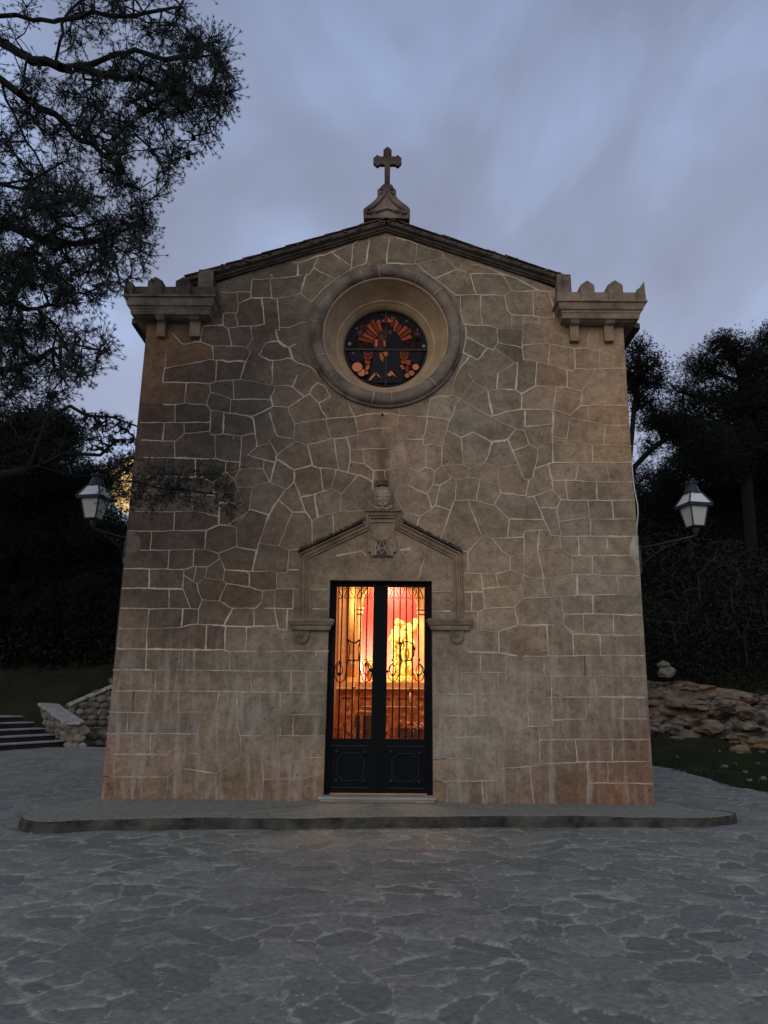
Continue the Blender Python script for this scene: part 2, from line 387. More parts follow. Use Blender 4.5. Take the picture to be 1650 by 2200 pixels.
# ------------------------------------------------------------------ facade joints: seams between the stones (tile origin, then polylines, 5 units = 1 photo px)
SEAMS = {
(290,480): "915,742 1010,750 1095,738 1180,738 1235,738;1260,600 1360,605 1450,590 1530,590 1650,580;1260,600 1245,740 1250,800;1095,738 1110,870;1110,870 1170,835 1250,800 1460,803 1500,810 1650,795;1465,545 1480,595;1110,870 1105,960 1075,965;950,1125 950,970 1000,962 1075,965 1110,1110 990,1130 950,1125;1110,1110 1250,1105 1345,1095 1392,1080 1360,815;1530,830 1535,900 1545,1000 1555,1150 1510,1145 1525,1220 1545,1260;735,1105 800,1100 945,1095;735,1105 715,1180 700,1270;400,1180 500,1290 540,1300 620,1280 700,1272 820,1310;1000,1130 1020,1220 1040,1310;1245,1115 1260,1250 1200,1335;825,1320 930,1315 1040,1318 1150,1325 1200,1335 1240,1385 1190,1490;835,1325 845,1460;860,1470 940,1470 1000,1490 1060,1480 1190,1485;335,1395 325,1530 320,1565 300,1650;325,1560 500,1525 700,1490 800,1465 860,1470;875,1475 870,1650;1190,1485 1135,1650;1410,1285 1530,1265 1600,1320 1650,1340;1410,1285 1380,1320 1350,1400 1320,1410 1440,1470 1480,1475 1475,1650;1480,1475 1560,1470 1650,1450",
(560,480): "95,600 380,570 440,555;400,425 395,555;340,425 420,420 610,350 690,340 760,308;625,350 570,480 525,550 490,550;570,480 640,525 800,580;490,550 430,755;430,755 300,790 150,805;100,605 120,800;760,308 850,380 965,465;995,230 985,350 975,490;760,308 1000,220 1100,150;975,490 840,575 700,680 560,850;975,490 1120,440;1170,190 1150,300 1130,435;1100,150 1370,155 1450,155;1390,180 1360,300 1340,430;1450,155 1600,190;210,1120 300,1120 430,1070 500,1060;160,1160 190,1260 290,1335 385,1298;190,1265 60,1285;310,1340 345,1460;290,1440 345,1460 400,1500 545,1550 600,1610;430,755 545,850",
(830,480): "325,230 310,440;110,160 250,190 420,260 600,310;0,430 290,440 340,440;340,440 400,510 510,590 630,680 745,775;340,430 600,375 640,370;630,370 740,480 780,510 850,520;600,310 630,370;820,430 780,510;530,585 740,515;900,540 1100,540 1300,560 1450,620 1650,700;930,440 1050,470 1300,550;900,545 930,650 970,760;745,775 960,770 1020,770 1270,775;1250,570 1350,720 1270,775;1350,735 1450,735 1620,730;1010,770 1010,880 1015,1000 1035,1105;1280,785 1300,940 1350,985 1460,990 1580,995 1650,1000;1575,735 1580,985;1475,1000 1465,1150 1455,1310 1470,1450;1480,1060 1620,1070 1640,1090 1635,1000;1350,990 1345,1130;1110,1125 1200,1135 1345,1135 1460,1150;795,780 795,950 820,1080 850,1100 860,1220 820,1385;820,1095 890,1090 1110,1100;860,1220 920,1250 1080,1340 1150,1365 1200,1280 1185,1140;1085,1345 980,1470 820,1385;885,1445 800,1540 740,1650;1170,1345 1380,1500 1415,1495 1410,1650;1200,1280 1330,1310 1440,1340;1380,1500 1180,1620",
(1080,600): "400,130 570,135;500,135 520,230 545,290 548,410;400,410 480,415 550,415;460,540 610,540;455,545 460,690;210,710 400,690 470,692 510,700 630,720 770,750 920,740;930,570 915,640 915,740;930,740 980,780 1040,755 1045,960;510,700 500,800 490,915;770,755 770,960;225,870 290,870 365,890 440,905 590,945 690,980;365,890 360,1000 350,1150;690,980 690,1160;690,980 770,990 780,960 900,970 1050,965 1330,955;990,980 940,1090 850,1190 835,1350;350,1150 200,1230 205,1400;350,1145 570,1160 690,1162 840,1205;580,1165 540,1395;0,1185 140,1190 200,1230;50,1415 205,1395 540,1400 700,1450 730,1480;155,890 150,1050 140,1190;830,1360 960,1355 1340,1360;835,1360 770,1420 720,1470;905,1370 935,1530;740,1490 930,1530 1100,1565 1340,1570;550,1400 545,1560 530,1650;1105,1570 1095,1650;240,1410 238,1580;240,1580 400,1570 545,1555;720,1490 710,1650",
(270,780): "400,150 400,210 540,205 650,215 760,210 900,225;970,160 970,210;655,215 635,435;400,445 520,450 560,445 640,435 690,440 870,450;870,450 915,510;900,225 915,310 880,400 870,450;915,315 1020,345 1130,390 1200,380;900,215 975,200 1060,190 1150,185 1230,180 1350,195 1560,240;1155,190 1165,380;1285,0 1230,180;1200,395 1380,388 1490,392 1555,400;1130,400 1120,520;915,510 1020,520 1100,540 1180,545;1580,150 1570,235;1560,240 1610,250 1550,380 1580,465 1480,520 1350,575;1580,465 1650,465;1350,575 1370,600 1390,750 1410,900;1180,545 1350,580;915,520 905,760 940,775 1050,760 1230,790 1390,755;1055,530 1045,755;530,450 535,630;150,640 400,640 640,640 905,635;415,650 400,830;625,645 630,745;900,730 690,755 630,755 540,840 400,840 340,835 170,830;525,840 530,1010;960,775 960,930 970,1030;190,1015 530,1020 810,1030 970,1030 1075,1055 1220,1065;1245,790 1225,1140;1410,905 1310,990;1310,990 1600,1070;1540,830 1620,985;1550,520 1600,750 1650,790;1075,1060 1070,1165 1170,1250 1225,1150;1225,1145 1325,1130 1475,1135;1490,1040 1475,1135 1540,1275;1620,1000 1600,1090 1550,1280;1215,1335 1360,1330 1470,1295 1550,1280 1650,1320;1170,1250 1215,1380 1260,1525;1360,1335 1330,1570;1020,1490 1120,1500 1260,1528;100,1215 500,1220 750,1230 830,1225 890,1265 940,1290 950,1420;750,1030 750,1230;80,1405 390,1405 560,1415 700,1420 950,1420;710,1430 720,1585;370,1420 370,1600;50,1600 520,1600 720,1590;940,1290 1070,1165;1290,1570 1330,1570 1540,1635 1620,1500;1410,900 1540,870",
(570,800): "80,30 70,130;0,130 110,150;110,150 240,145 290,155 345,30;290,155 420,260;110,150 60,270 80,365 0,420;80,365 180,370 245,375;240,375 260,430 320,560 300,710 325,740;245,375 380,290 475,230 500,170 560,115 640,150 690,240;485,230 575,330;575,330 720,250;575,330 600,400 670,490;320,560 400,535 620,505 760,490 960,480 1100,450 1230,445;650,515 700,690;890,320 930,420 965,490 1000,660;45,430 90,590 130,690 300,710;325,740 440,780 550,760 710,710 740,720 870,700 1000,670;40,730 125,885 325,740;0,940 100,970;125,890 100,1000 50,1180;120,930 310,1050 500,1000;455,790 490,930 510,1005 560,1025 760,1045;740,725 760,900 790,1050;875,700 910,830 910,960 880,1075;310,1050 310,1180;310,1180 220,1260 140,1370 80,1450 0,1640;50,1180 220,1255;0,1100 50,1180 0,1190;590,1030 610,1200 625,1280;760,1050 715,1240;385,1340 550,1305 715,1245 820,1315;310,1180 350,1260 380,1350 430,1490 500,1600;530,1310 540,1430 570,1560;820,1315 990,1130;760,1045 880,1075 1050,1120 1150,1180 1155,1260;820,1315 805,1490;150,1380 290,1500 430,1500;500,1595 570,1560 640,1535 800,1495 1060,1485;290,1515 240,1650;725,1515 735,1650;0,1520 60,1530;1000,640 1100,615 1230,600 1310,600 1410,630;1440,395 1440,465 1420,500 1410,630 1460,715 1490,900 1510,1020;1230,445 1350,445 1440,465;905,835 1100,825 1340,820 1460,805;1050,830 1065,980;915,965 1065,985 1160,1055;1160,1055 1300,1050 1500,1020;1165,1060 1160,1200;1280,1060 1290,1150;1440,1030 1455,1200 1390,1320 1490,1500 1490,1650",
(840,800): "90,465 300,475 390,475 500,490 620,505;425,285 400,400 390,480 370,620 345,720;110,720 340,720;715,0 680,90 660,245 590,260 530,250 425,285;620,65 675,95;710,315 670,450 620,530 600,620 570,720 550,800 540,1000;660,245 755,290 710,315;600,620 755,700 775,990;345,720 350,770 375,790 375,1020;380,780 440,770 540,800;755,290 800,200 880,95 1040,200 1160,180 1340,185 1400,235;830,0 880,95;1140,0 1135,180;755,290 960,415 1090,480 1190,540;1040,210 1055,300 1095,470 1170,450 1250,420;1355,0 1345,185;1550,0 1555,140;1400,235 1555,145 1650,150;1400,235 1400,400;1250,420 1400,400 1650,400;1440,410 1440,590;1440,590 1650,565;755,700 880,645 1085,750 1220,735 1265,710 1340,610 1430,620;1190,540 1340,600;1430,620 1480,770 1570,820 1640,795;1085,755 1045,900 1000,970;775,990 850,1035 915,1015 1000,975 1150,1025 1370,990;1265,740 1310,850 1370,990 1430,1150 1480,1160 1530,1130 1540,1040 1650,1000;1330,830 1490,780;1580,820 1570,950 1540,1040;540,1005 775,990;375,1020 440,1040 465,1065 540,1005;545,1010 650,1140 710,1155 830,1135 950,1150 1160,1215;835,1030 825,1135;1150,1025 1160,1215 1180,1295;1180,1295 1450,1325 1480,1170;1450,1325 1460,1350 1540,1335 1650,1300;1530,1340 1590,1450 1650,1445;160,1015 300,1075 180,1215 110,1205;360,1025 300,1075;180,1215 390,1310 440,1460;390,1310 450,1205 530,1215 640,1145;465,1070 450,1205;525,1220 480,1430 630,1480;440,1460 480,1430;700,1160 690,1360 635,1480 590,1600;685,1375 830,1370 910,1380 1110,1430;955,1150 915,1380;1180,1300 1130,1380 1110,1430 1270,1575 1270,1650;825,1370 935,1650;1270,1580 1650,1580;150,1510 315,1545 460,1460;315,1545 280,1650",
(1080,850): "530,160 545,300 530,380 535,500 540,720;530,445 690,465 715,260;1105,320 1085,525;535,480 760,490 950,530 1100,530 1390,545;960,540 965,720;345,790 490,735 540,720 960,720 1150,725 1390,715;490,740 530,910 540,1010 625,1120 580,1210;810,725 780,910;530,915 780,910 840,920 1150,930 1400,930;1115,725 1150,925;670,925 700,1120;1005,930 1015,1120;625,1120 800,1125 900,1125 1200,1125 1420,1120;915,1130 925,1310 945,1330 945,1505;1170,1130 1190,1320;945,1330 1320,1325 1430,1330;600,1355 730,1335 925,1305;600,1355 630,1505;250,1095 330,1080 540,1020;330,1080 385,1200 520,1210 580,1210 600,1355;385,1210 430,1310 520,1500 600,1510 950,1510 1200,1515 1440,1515;70,1325 440,1330;65,1330 50,1525;0,1535 220,1520 235,1460 390,1445 490,1450;395,1450 375,1640;610,1515 630,1640;810,1515 815,1650;1115,1520 1125,1650;230,1520 230,1650",
(240,1080): "870,0 870,90 1140,145;870,90 640,95;675,95 665,290;1160,0 1150,240 1015,300 1000,500;1150,240 1250,245 1340,265 1345,475;1250,245 1300,200 1430,130 1490,65;1375,210 1430,130;180,300 430,310 660,300 800,305 900,300 1015,300;430,320 415,505;170,505 320,510 620,510 800,505 1000,500;620,520 605,710;885,510 875,670;1000,500 1140,545 1345,475 1555,515;1140,545 1160,600 1030,690;130,710 400,712 610,715 780,720 870,685 1030,690;405,720 400,910;780,725 765,930 850,1135;785,780 880,850 905,690;880,850 925,870 1005,805 1025,695;1005,810 1200,835 1235,870;915,870 935,960 970,1045;1160,600 1215,715 1200,835;110,920 400,920 765,930;620,935 615,1130;100,1135 370,1135 420,1145 620,1135 930,1140;400,1155 385,1355;765,1150 750,1340 860,1310 930,1305;970,1045 935,1150 925,1300;970,1045 1155,1055 1300,1140;1235,870 1155,1055;1215,720 1440,735 1510,740 1650,740;1440,735 1480,770 1475,900;1235,870 1475,905 1620,950;1620,950 1610,1070 1545,1135 1300,1135 1205,1320;1530,1140 1530,1320;930,1305 1210,1325 1450,1335 1650,1320;75,1350 390,1355 750,1345;1020,1320 1010,1575;1225,1340 1210,1580;1450,1345 1440,1590;380,1575 520,1575 760,1580 1210,1580 1250,1600 1580,1600;1555,515 1510,730;380,1355 375,1570",
(460,1080): "400,65 585,130;630,60 580,140 480,440 440,600 410,720;985,100 1050,190;1090,80 1115,165;840,100 780,250 700,460;480,440 690,465 805,510 1060,500;1050,195 1055,500;1280,130 1290,400;805,515 785,750 660,755 600,735 410,740;670,760 675,920;520,950 690,930;655,935 645,1130 690,1350;850,930 845,1135;540,1135 650,1135 860,1140;790,1150 780,1365 690,1360;350,1330 680,1320;785,720 930,720;675,930 900,930;1055,1140 1220,1140;1310,570 1590,520 1630,570;1030,930 1230,930;580,1600 900,1590 1230,1600;1100,1600 1100,1650",
(860,1080): "50,100 45,270;570,0 500,200 415,450;735,20 800,170 880,360;880,360 725,525 550,530;880,375 1000,385 1150,380 1320,370;1170,175 1155,375;980,385 1100,530 1180,580 1330,550;1330,370 1330,550 1325,780;1180,580 1180,720;725,525 725,755 1025,770 1180,725 1360,795 1540,825;1470,540 1550,820;860,770 890,920 905,1135;1025,770 1055,910;895,925 1055,910 1290,890 1310,800;1290,890 1310,1020 1225,1120;1320,1035 1570,1020 1650,1020;1530,840 1570,1015;670,1170 850,1170 905,1140 1225,1125 1270,1310;765,960 765,1160;835,1175 835,1370;875,1150 870,1370;760,1380 850,1380 1060,1385 1270,1315 1650,1315;1060,1390 1060,1600;730,1580 735,1605 900,1610 1120,1620 1250,1645;680,960 890,960;680,765 725,755;340,1165 540,1165;340,955 540,955;260,600 190,820;0,510 100,500",
(1080,1120): "370,310 620,290 740,370 745,575;375,330 440,630;375,180 375,330;815,165 820,365;740,370 950,375 1150,370 1350,365 1460,370;960,380 960,575;440,625 750,575 960,575 1240,590 1470,585;800,590 800,785;1225,600 1240,785;230,830 600,815 850,790 970,795 1240,785 1480,800;965,795 970,990;430,640 465,810;630,820 660,1115;650,1000 865,995 970,995 1110,1000 1490,1010;865,1005 870,1210;1190,1010 1190,1215;660,1115 755,1215;470,1130 480,1250 490,1440;760,1440 755,1215 870,1210 1045,1220 1055,1435;1045,1220 1510,1225;210,1450 440,1450 880,1440 1510,1445;205,820 230,830"}
SEAMS_LOW = {
(1080,1120): "1285,1445 1295,1650;880,1445 885,1680;440,1450 445,1660",
(240,1080): "55,1570 380,1575;1580,1600 1720,1600",
(205,1400): "550,10 540,195;940,0 930,190;1065,0 1055,190;1450,0 1440,200;190,195 480,195 650,200 930,195 1240,203 1440,205 1650,205;1225,215 1220,420;655,210 640,420;180,425 350,425 900,425 1100,425 1330,430 1650,432;410,440 400,640;900,440 900,640;150,648 400,655 700,655 1050,650 1300,630 1330,430;345,660 340,870;1105,660 1105,1090;120,880 580,880 900,880 1105,885;600,880 590,1100;110,1100 500,1105 900,1115 1105,1090;80,1340 400,1345 780,1345;780,1350 765,1640;400,1350 395,1640;1300,1310 1300,1640;780,1345 900,1250 1300,1310 1560,1135;200,1110 200,1335",
(430,1400): "0,205 600,210 1110,210 1330,210;550,215 550,430;980,220 980,430;0,430 560,435 1000,440 1330,445;400,435 400,800 430,900 600,905 820,905 890,900 1330,905;435,910 435,1135;830,910 835,1140;440,1140 600,1160 740,1160 840,1145 1100,1140 1330,1140;700,1170 680,1270 680,1380 660,1640;980,1160 960,1360;860,680 1330,680;860,440 860,900;1000,690 1000,900;700,1370 950,1370 1090,1370 1320,1310",
(880,1400): "765,10 765,225 1035,230;1035,40 1040,330 1200,345 1210,300 1220,50;1200,345 1250,430 1275,600 1280,800;1220,265 1650,265;1270,490 1650,490;1525,265 1525,490 1535,800 1280,805 1180,840;250,220 765,230;240,455 700,460 950,450;700,470 710,690;950,225 950,700 960,860;240,680 590,695 760,685 930,700;595,700 600,910;375,690 375,910;240,920 600,920 780,910 960,865 1180,840;1380,805 1395,900 1400,1220;1395,945 1650,945;240,1155 480,1150 740,1145 920,1150;390,930 390,1150;920,900 930,1260 1300,1230;1300,1235 1470,1205 1650,1190;1290,1240 1310,1450 1340,1650;250,1385 600,1395 930,1385;780,1395 790,1650;400,1400 400,1640;560,230 560,455",
(1100,1400): "890,280 910,480;550,490 900,490 1430,495;790,500 800,715;1200,500 1195,680 1200,715;430,735 800,720 1000,715 1470,725;850,730 860,940;300,950 860,945 1480,945;680,960 700,1180;1075,950 1080,1180;550,1195 800,1185 1500,1180;820,1410 1180,1415 1510,1420;810,1190 815,1650;1025,1190 1030,1400;550,265 780,265 1100,265 1445,265;910,480 880,270"}
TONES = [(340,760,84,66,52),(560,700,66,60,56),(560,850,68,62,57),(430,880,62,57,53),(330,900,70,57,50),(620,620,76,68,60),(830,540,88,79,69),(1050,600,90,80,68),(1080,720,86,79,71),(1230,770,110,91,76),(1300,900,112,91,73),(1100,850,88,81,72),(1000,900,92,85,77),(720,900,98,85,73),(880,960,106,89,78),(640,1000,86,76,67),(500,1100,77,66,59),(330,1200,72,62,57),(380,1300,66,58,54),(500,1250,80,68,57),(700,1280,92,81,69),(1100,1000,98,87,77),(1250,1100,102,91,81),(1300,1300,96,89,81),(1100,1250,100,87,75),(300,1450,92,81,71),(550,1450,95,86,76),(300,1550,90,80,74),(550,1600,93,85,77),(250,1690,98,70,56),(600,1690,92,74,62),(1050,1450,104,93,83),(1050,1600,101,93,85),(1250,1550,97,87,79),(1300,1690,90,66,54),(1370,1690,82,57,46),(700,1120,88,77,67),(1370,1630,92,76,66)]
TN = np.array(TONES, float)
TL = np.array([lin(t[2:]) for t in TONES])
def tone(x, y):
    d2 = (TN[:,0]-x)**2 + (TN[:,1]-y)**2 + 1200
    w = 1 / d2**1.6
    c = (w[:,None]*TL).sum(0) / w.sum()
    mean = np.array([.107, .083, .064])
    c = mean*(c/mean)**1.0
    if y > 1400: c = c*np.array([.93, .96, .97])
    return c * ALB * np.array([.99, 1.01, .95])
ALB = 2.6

def parse(dic):
    out = []
    for (ox, oy), s in dic.items():
        for pl in s.split(';'):
            out.append([(ox + float(a.split(',')[0])/5, oy + float(a.split(',')[1])/5) for a in pl.split()])
    return out
hi, lo = parse(SEAMS), parse(SEAMS_LOW)
seams = hi + lo; nhi = len(hi)
# join loose ends to the nearest seam so that stones close
def near_on(pt, skip):
    best = (1e9, None)
    for i, pl in enumerate(seams):
        if i == skip: continue
        for a, b in zip(pl, pl[1:]):
            ax, ay = a; bx, by = b; L = (bx-ax)**2 + (by-ay)**2
            if L < 1e-6: continue
            t = max(0, min(1, ((pt[0]-ax)*(bx-ax) + (pt[1]-ay)*(by-ay))/L))
            q = (ax + t*(bx-ax), ay + t*(by-ay)); d = math.hypot(q[0]-pt[0], q[1]-pt[1])
            if d < best[0]: best = (d, q)
    return best
for i, pl in enumerate(seams):
    for e_ in (0, -1):
        d, q = near_on(pl[e_], i)
        if .05 < d < 8: pl[e_] = q
        elif i >= nhi and 8 <= d < 34: (pl.append(q) if e_ == -1 else pl.insert(0, q))

# facade outline in photo px 
WALL = [(215,1728),(254,1350),(292,970),(319,660),(319,640),(425,622),(830,487),(1215,628),(1337,645),(1338,690),(1358,1000),(1372,1178),(1395,1545),(1406,1731)]
DOOR = [(709,1246),(928,1248),(931,1722),(694,1722)]
GBL = P(215,1728)[2]
ROSE_C, ROSE_R = P(828.5, 720), 1.19
def seg_hit(o, d, a, b):
    ex, ey = b[0]-a[0], b[1]-a[1]; den = d[0]*ey - d[1]*ex
    if abs(den) < 1e-9: return None
    t = ((a[0]-o[0])*ey - (a[1]-o[1])*ex)/den; u = ((a[0]-o[0])*d[1] - (a[1]-o[1])*d[0])/den
    return t if t > 1.2 and -.001 <= u <= 1.001 else None
closures = []
lines_ = seams + [WALL+[WALL[0]], DOOR+[DOOR[0]]]
for i, pl in enumerate(seams):
    for e_ in (0, -1):
        p = pl[e_]
        if near_on(p, i)[0] < 1.5: continue
        q = pl[1] if e_ == 0 else pl[-2]; L = math.hypot(p[0]-q[0], p[1]-q[1])
        if L < .01: continue
        d = ((p[0]-q[0])/L, (p[1]-q[1])/L); best = 1e9
        for l2 in lines_:
            for a, b in zip(l2, l2[1:]):
                t = seg_hit(p, d, a, b)
                if t and t < best: best = t
        if best < (230 if i >= nhi else 90): closures.append([p, (p[0]+d[0]*(best+.3), p[1]+d[1]*(best+.3))])
wall2 = [(P(x, y)[0], P(x, y)[2]) for x, y in WALL]
door2 = [(P(x, y)[0], P(x, y)[2]) for x, y in DOOR]
APEX = wall2[6]
def inpoly(x, z, poly):
    c = False; n = len(poly)
    for i in range(n):
        x1, z1 = poly[i]; x2, z2 = poly[(i+1) % n]
        if (z1 > z) != (z2 > z) and x < (x2-x1)*(z-z1)/(z2-z1) + x1: c = not c
    return c
def build_facade(parent):
    pts = []; edges = []
    def addpl(pl, closed=False):
        k = len(pts); pts.extend(Vector((p[0], p[1])) for p in pl)
        for i in range(len(pl)-1): edges.append((k+i, k+i+1))
        if closed: edges.append((k+len(pl)-1, k))
    addpl(wall2, True); addpl(door2, True)
    circ = [(ROSE_C[0] + ROSE_R*math.cos(a), ROSE_C[2] + ROSE_R*math.sin(a)) for a in np.linspace(0, 2*math.pi, 64, endpoint=False)]
    addpl(circ, True)
    world_seams = []
    jr = random.Random(4)
    for i, pl in enumerate(seams):
        w = []
        for a, b in zip(pl, pl[1:]):            # small wobble along each seam
            L = math.hypot(b[0]-a[0], b[1]-a[1]); n = max(1, int(L/11))
            for k in range(n):
                t = k/n; jx = jr.uniform(-.7, .7) if k else 0; jy = jr.uniform(-.7, .7) if k else 0
                p = P(a[0]+(b[0]-a[0])*t+jx, a[1]+(b[1]-a[1])*t+jy); w.append((p[0], p[2]))
        p = P(*pl[-1]); w.append((p[0], p[2])); world_seams.append(w)
        addpl(w)
    for cl_ in closures: addpl([(P(*q_)[0], P(*q_)[2]) for q_ in cl_])
    V, E, Fs, ov, oe, of = delaunay_2d_cdt(pts, edges, [], 0, 1e-4, True)
    V = [(v[0], v[1]) for v in V]
    cons = set()
    for ed, src in zip(E, oe):
        if src: cons.add((min(ed), max(ed)))
    keep = []
    for f in Fs:
        cx = sum(V[i][0] for i in f)/len(f); cz = sum(V[i][1] for i in f)/len(f)
        if not inpoly(cx, cz, wall2) or inpoly(cx, cz, door2): continue
        if math.hypot(cx-ROSE_C[0], cz-ROSE_C[2]) < ROSE_R*.998: continue
        keep.append(tuple(f))
    e2f = {}
    for i, f in enumerate(keep):
        for a, b in zip(f, f[1:]+f[:1]):
            e2f.setdefault((min(a,b), max(a,b)), []).append(i)
    lab = [-1]*len(keep); nl = 0
    for i in range(len(keep)):
        if lab[i] >= 0: continue
        st = [i]; lab[i] = nl
        while st:
            j = st.pop(); f = keep[j]
            for a, b in zip(f, f[1:]+f[:1]):
                k = (min(a,b), max(a,b))
                if k in cons: continue
                for q in e2f[k]:
                    if lab[q] < 0: lab[q] = nl; st.append(q)
        nl += 1
    area = np.zeros(nl); cen = np.zeros((nl, 2))
    for f, l in zip(keep, lab):
        (ax, az), (bx, bz), (cx, cz) = (V[i] for i in f[:3])
        A = abs((bx-ax)*(cz-az) - (cx-ax)*(bz-az))/2
        area[l] += A; cen[l] += A*np.array([(ax+bx+cx)/3, (az+bz+cz)/3])
    cen /= np.maximum(area, 1e-9)[:,None]
    vr = np.random.default_rng(11)
    bri = vr.normal(1, .075, nl).clip(.84, 1.2); red = vr.normal(0, .025, nl); offs = vr.uniform(0, .005, nl)
    bri = np.where(cen[:,1] < 1.9, vr.normal(1, .10, nl).clip(.78, 1.25), bri); bri2 = bri.copy(); bri2[area > 1.2] = 1
    verts = []; faces = []; cols = []; mats_ = []
    vid = {}
    for f, l in zip(keep, lab):
        q = []
        for i in f:
            key = (i, l)
            if key not in vid:
                vid[key] = len(verts); verts.append((V[i][0], -offs[l], V[i][1]))
                # colour per stone corner, tone interpolated between the TONES points
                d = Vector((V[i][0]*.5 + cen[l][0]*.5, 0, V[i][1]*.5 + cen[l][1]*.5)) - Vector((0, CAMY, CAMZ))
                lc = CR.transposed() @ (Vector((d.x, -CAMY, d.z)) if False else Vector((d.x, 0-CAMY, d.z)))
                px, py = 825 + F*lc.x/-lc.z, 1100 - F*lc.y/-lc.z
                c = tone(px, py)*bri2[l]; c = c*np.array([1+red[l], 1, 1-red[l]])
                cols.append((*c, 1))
            q.append(vid[key])
        faces.append(q); mats_.append(0)
    # mortar ridges
    nstone = len(verts)
    mr = random.Random(9)
    for si, w in enumerate(world_seams):
        h0 = mr.uniform(.0065, .0105); wd0 = mr.uniform(.0052, .0108) if si < nhi else mr.uniform(.004, .009)
        mi = 1 if si < nhi else (3 if (mr.random() < .07 and math.dist(w[0], w[-1]) < .5) else 2)
        pts2 = []
        for a, b in zip(w, w[1:]):
            L = math.hypot(b[0]-a[0], b[1]-a[1]); n = max(1, int(L/.035))
            for k in range(n): pts2.append((a[0]+(b[0]-a[0])*k/n, a[1]+(b[1]-a[1])*k/n))
        pts2.append(w[-1])
        prev = None; gap = 0
        for k, p in enumerate(pts2):
            a = pts2[max(0, k-1)]; b = pts2[min(len(pts2)-1, k+1)]
            t = Vector((b[0]-a[0], b[1]-a[1])); 
            if t.length < 1e-7: continue
            t.normalize(); nx, nz = -t.y, t.x
            fl = noise.noise(Vector((p[0]*2.2, p[1]*2.2, 5)))
            wd = wd0*(1 + .9*max(-.6, min(1.2, fl*1.6))) * mr.uniform(.75, 1.35)
            jx = mr.uniform(-.0025, .0025)
            if si >= nhi and fl < -.30: gap = 1
            else: gap = 0
            c_ = []
            for s_, dep in ((-1, -.002), (-.72, h0), (.72, h0), (1, -.002)):
                c_.append(len(verts)); verts.append((p[0]+nx*(wd*s_+jx), -dep, p[1]+nz*(wd*s_+jx))); cols.append((.3,.3,.3,1))
            if prev and not gap:
                for s_ in (0, 1, 2): faces.append([prev[s_], c_[s_], c_[s_+1], prev[s_+1]]); mats_.append(mi)
            prev = c_
    mb_me = bpy.data.meshes.new('facade_wall'); mb_me.from_pydata(verts, [], faces)
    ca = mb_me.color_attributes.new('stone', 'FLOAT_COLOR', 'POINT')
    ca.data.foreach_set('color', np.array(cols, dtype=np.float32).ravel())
    for k in ('stone', 'mortar', 'mortar_low', 'joint'): mb_me.materials.append(M[k])
    mb_me.polygons.foreach_set('material_index', mats_)
    # make every face look outwards (-y)
    bm = bmesh.new(); bm.from_mesh(mb_me)
    for f in bm.faces:
        f.normal_update()
        if f.normal.y > 0: f.normal_flip()
    bm.to_mesh(mb_me); bm.free(); mb_me.update()
    o = bpy.data.objects.new('facade_wall', mb_me); link(o); setp(o, parent)
    return o
# ------------------------------------------------------------------ ground
def hill(x, y):
    """terrain height; the square itself is flat"""
    h = 0.0
    # right bank
    r = max(0, min(1, (x-6.6)/1.2)) * max(0, min(1, (y-9.6)/2.0))
    h += 1.15*r + max(0, y-12.5)*.52*max(0, min(1, (x-5)/2.5))
    # left bank behind steps
    ys_ = 15.2 if x < -10.6 else 18.6
    l = max(0, min(1, (-x-6.0)/1.5)) * max(0, min(1, (y-ys_+1.2)/2.2))
    h2 = .95*l + max(0, y-ys_)*.33*max(0, min(1, (-x-4)/3))
    m = max(0, y-16)*.2
    side = max(0, x-12)*.2*max(0, min(1, (y+14)/8)) + max(0, -x-22)*.2
    v = max(h, h2, m, 0) + side
    v = 40*(1-math.exp(-v/40))
    if v > .02: v += .22*noise.noise(Vector((x*.5, y*.5, 0)))*min(1, v) + .06*noise.noise(Vector((x*2.1, y*2.1, 0)))*min(1, v)
    if x > 6.5 and v < .1: v += .03 + .05*noise.noise(Vector((x*1.2, y*1.2, 3)))
    return v
def terrain():
    a = np.concatenate([-np.geomspace(60, 700, 14)[::-1], np.arange(-58, 58, .62), np.geomspace(60, 700, 14)])
    V = []; n = len(a)
    for yy in a:
        for xx in a:
            V.append((xx, yy + 12, hill(xx, yy+12) - .03))
    Fc = []
    for j in range(n-1):
        for i in range(n-1):
            k = j*n+i; Fc.append((k, k+1, k+n+1, k+n))
    return tag(np_mesh('ground', V, Fc, M['ground'], None, 4, True), kind='structure')
terrain()
# paved square: one sheet of irregular slabs, each at its own level; the right edge runs back beside the chapel
def axis(segs):
    o = []
    for a0, a1, d in segs: o += list(np.arange(a0, a1-1e-6, d))
    return np.array(o + [segs[-1][1]])
xs = axis([(-34, -9, .4), (-9, -5.2, .06), (-5.2, 5.8, .023), (5.8, 6.3, .06)]); ys = axis([(-30, -10, .4), (-10, -1.3, .023), (-1.3, 4, .05), (4, 12.6, .12)])
GX, GY = np.meshgrid(xs, ys); gx, gy = GX.ravel(), GY.ravel()
def vnoise(x, y, sc, seed):
    x, y = x*sc, y*sc; xi, yi = np.floor(x).astype(np.int64), np.floor(y).astype(np.int64); fx, fy = x-xi, y-yi; fx = fx*fx*(3-2*fx); fy = fy*fy*(3-2*fy)
    h = lambda a, b: np.modf(np.abs(np.sin(a*127.1 + b*311.7 + seed*74.7)*43758.5453))[0]
    return (h(xi, yi)*(1-fx)+h(xi+1, yi)*fx)*(1-fy) + (h(xi, yi+1)*(1-fx)+h(xi+1, yi+1)*fx)*fy - .5
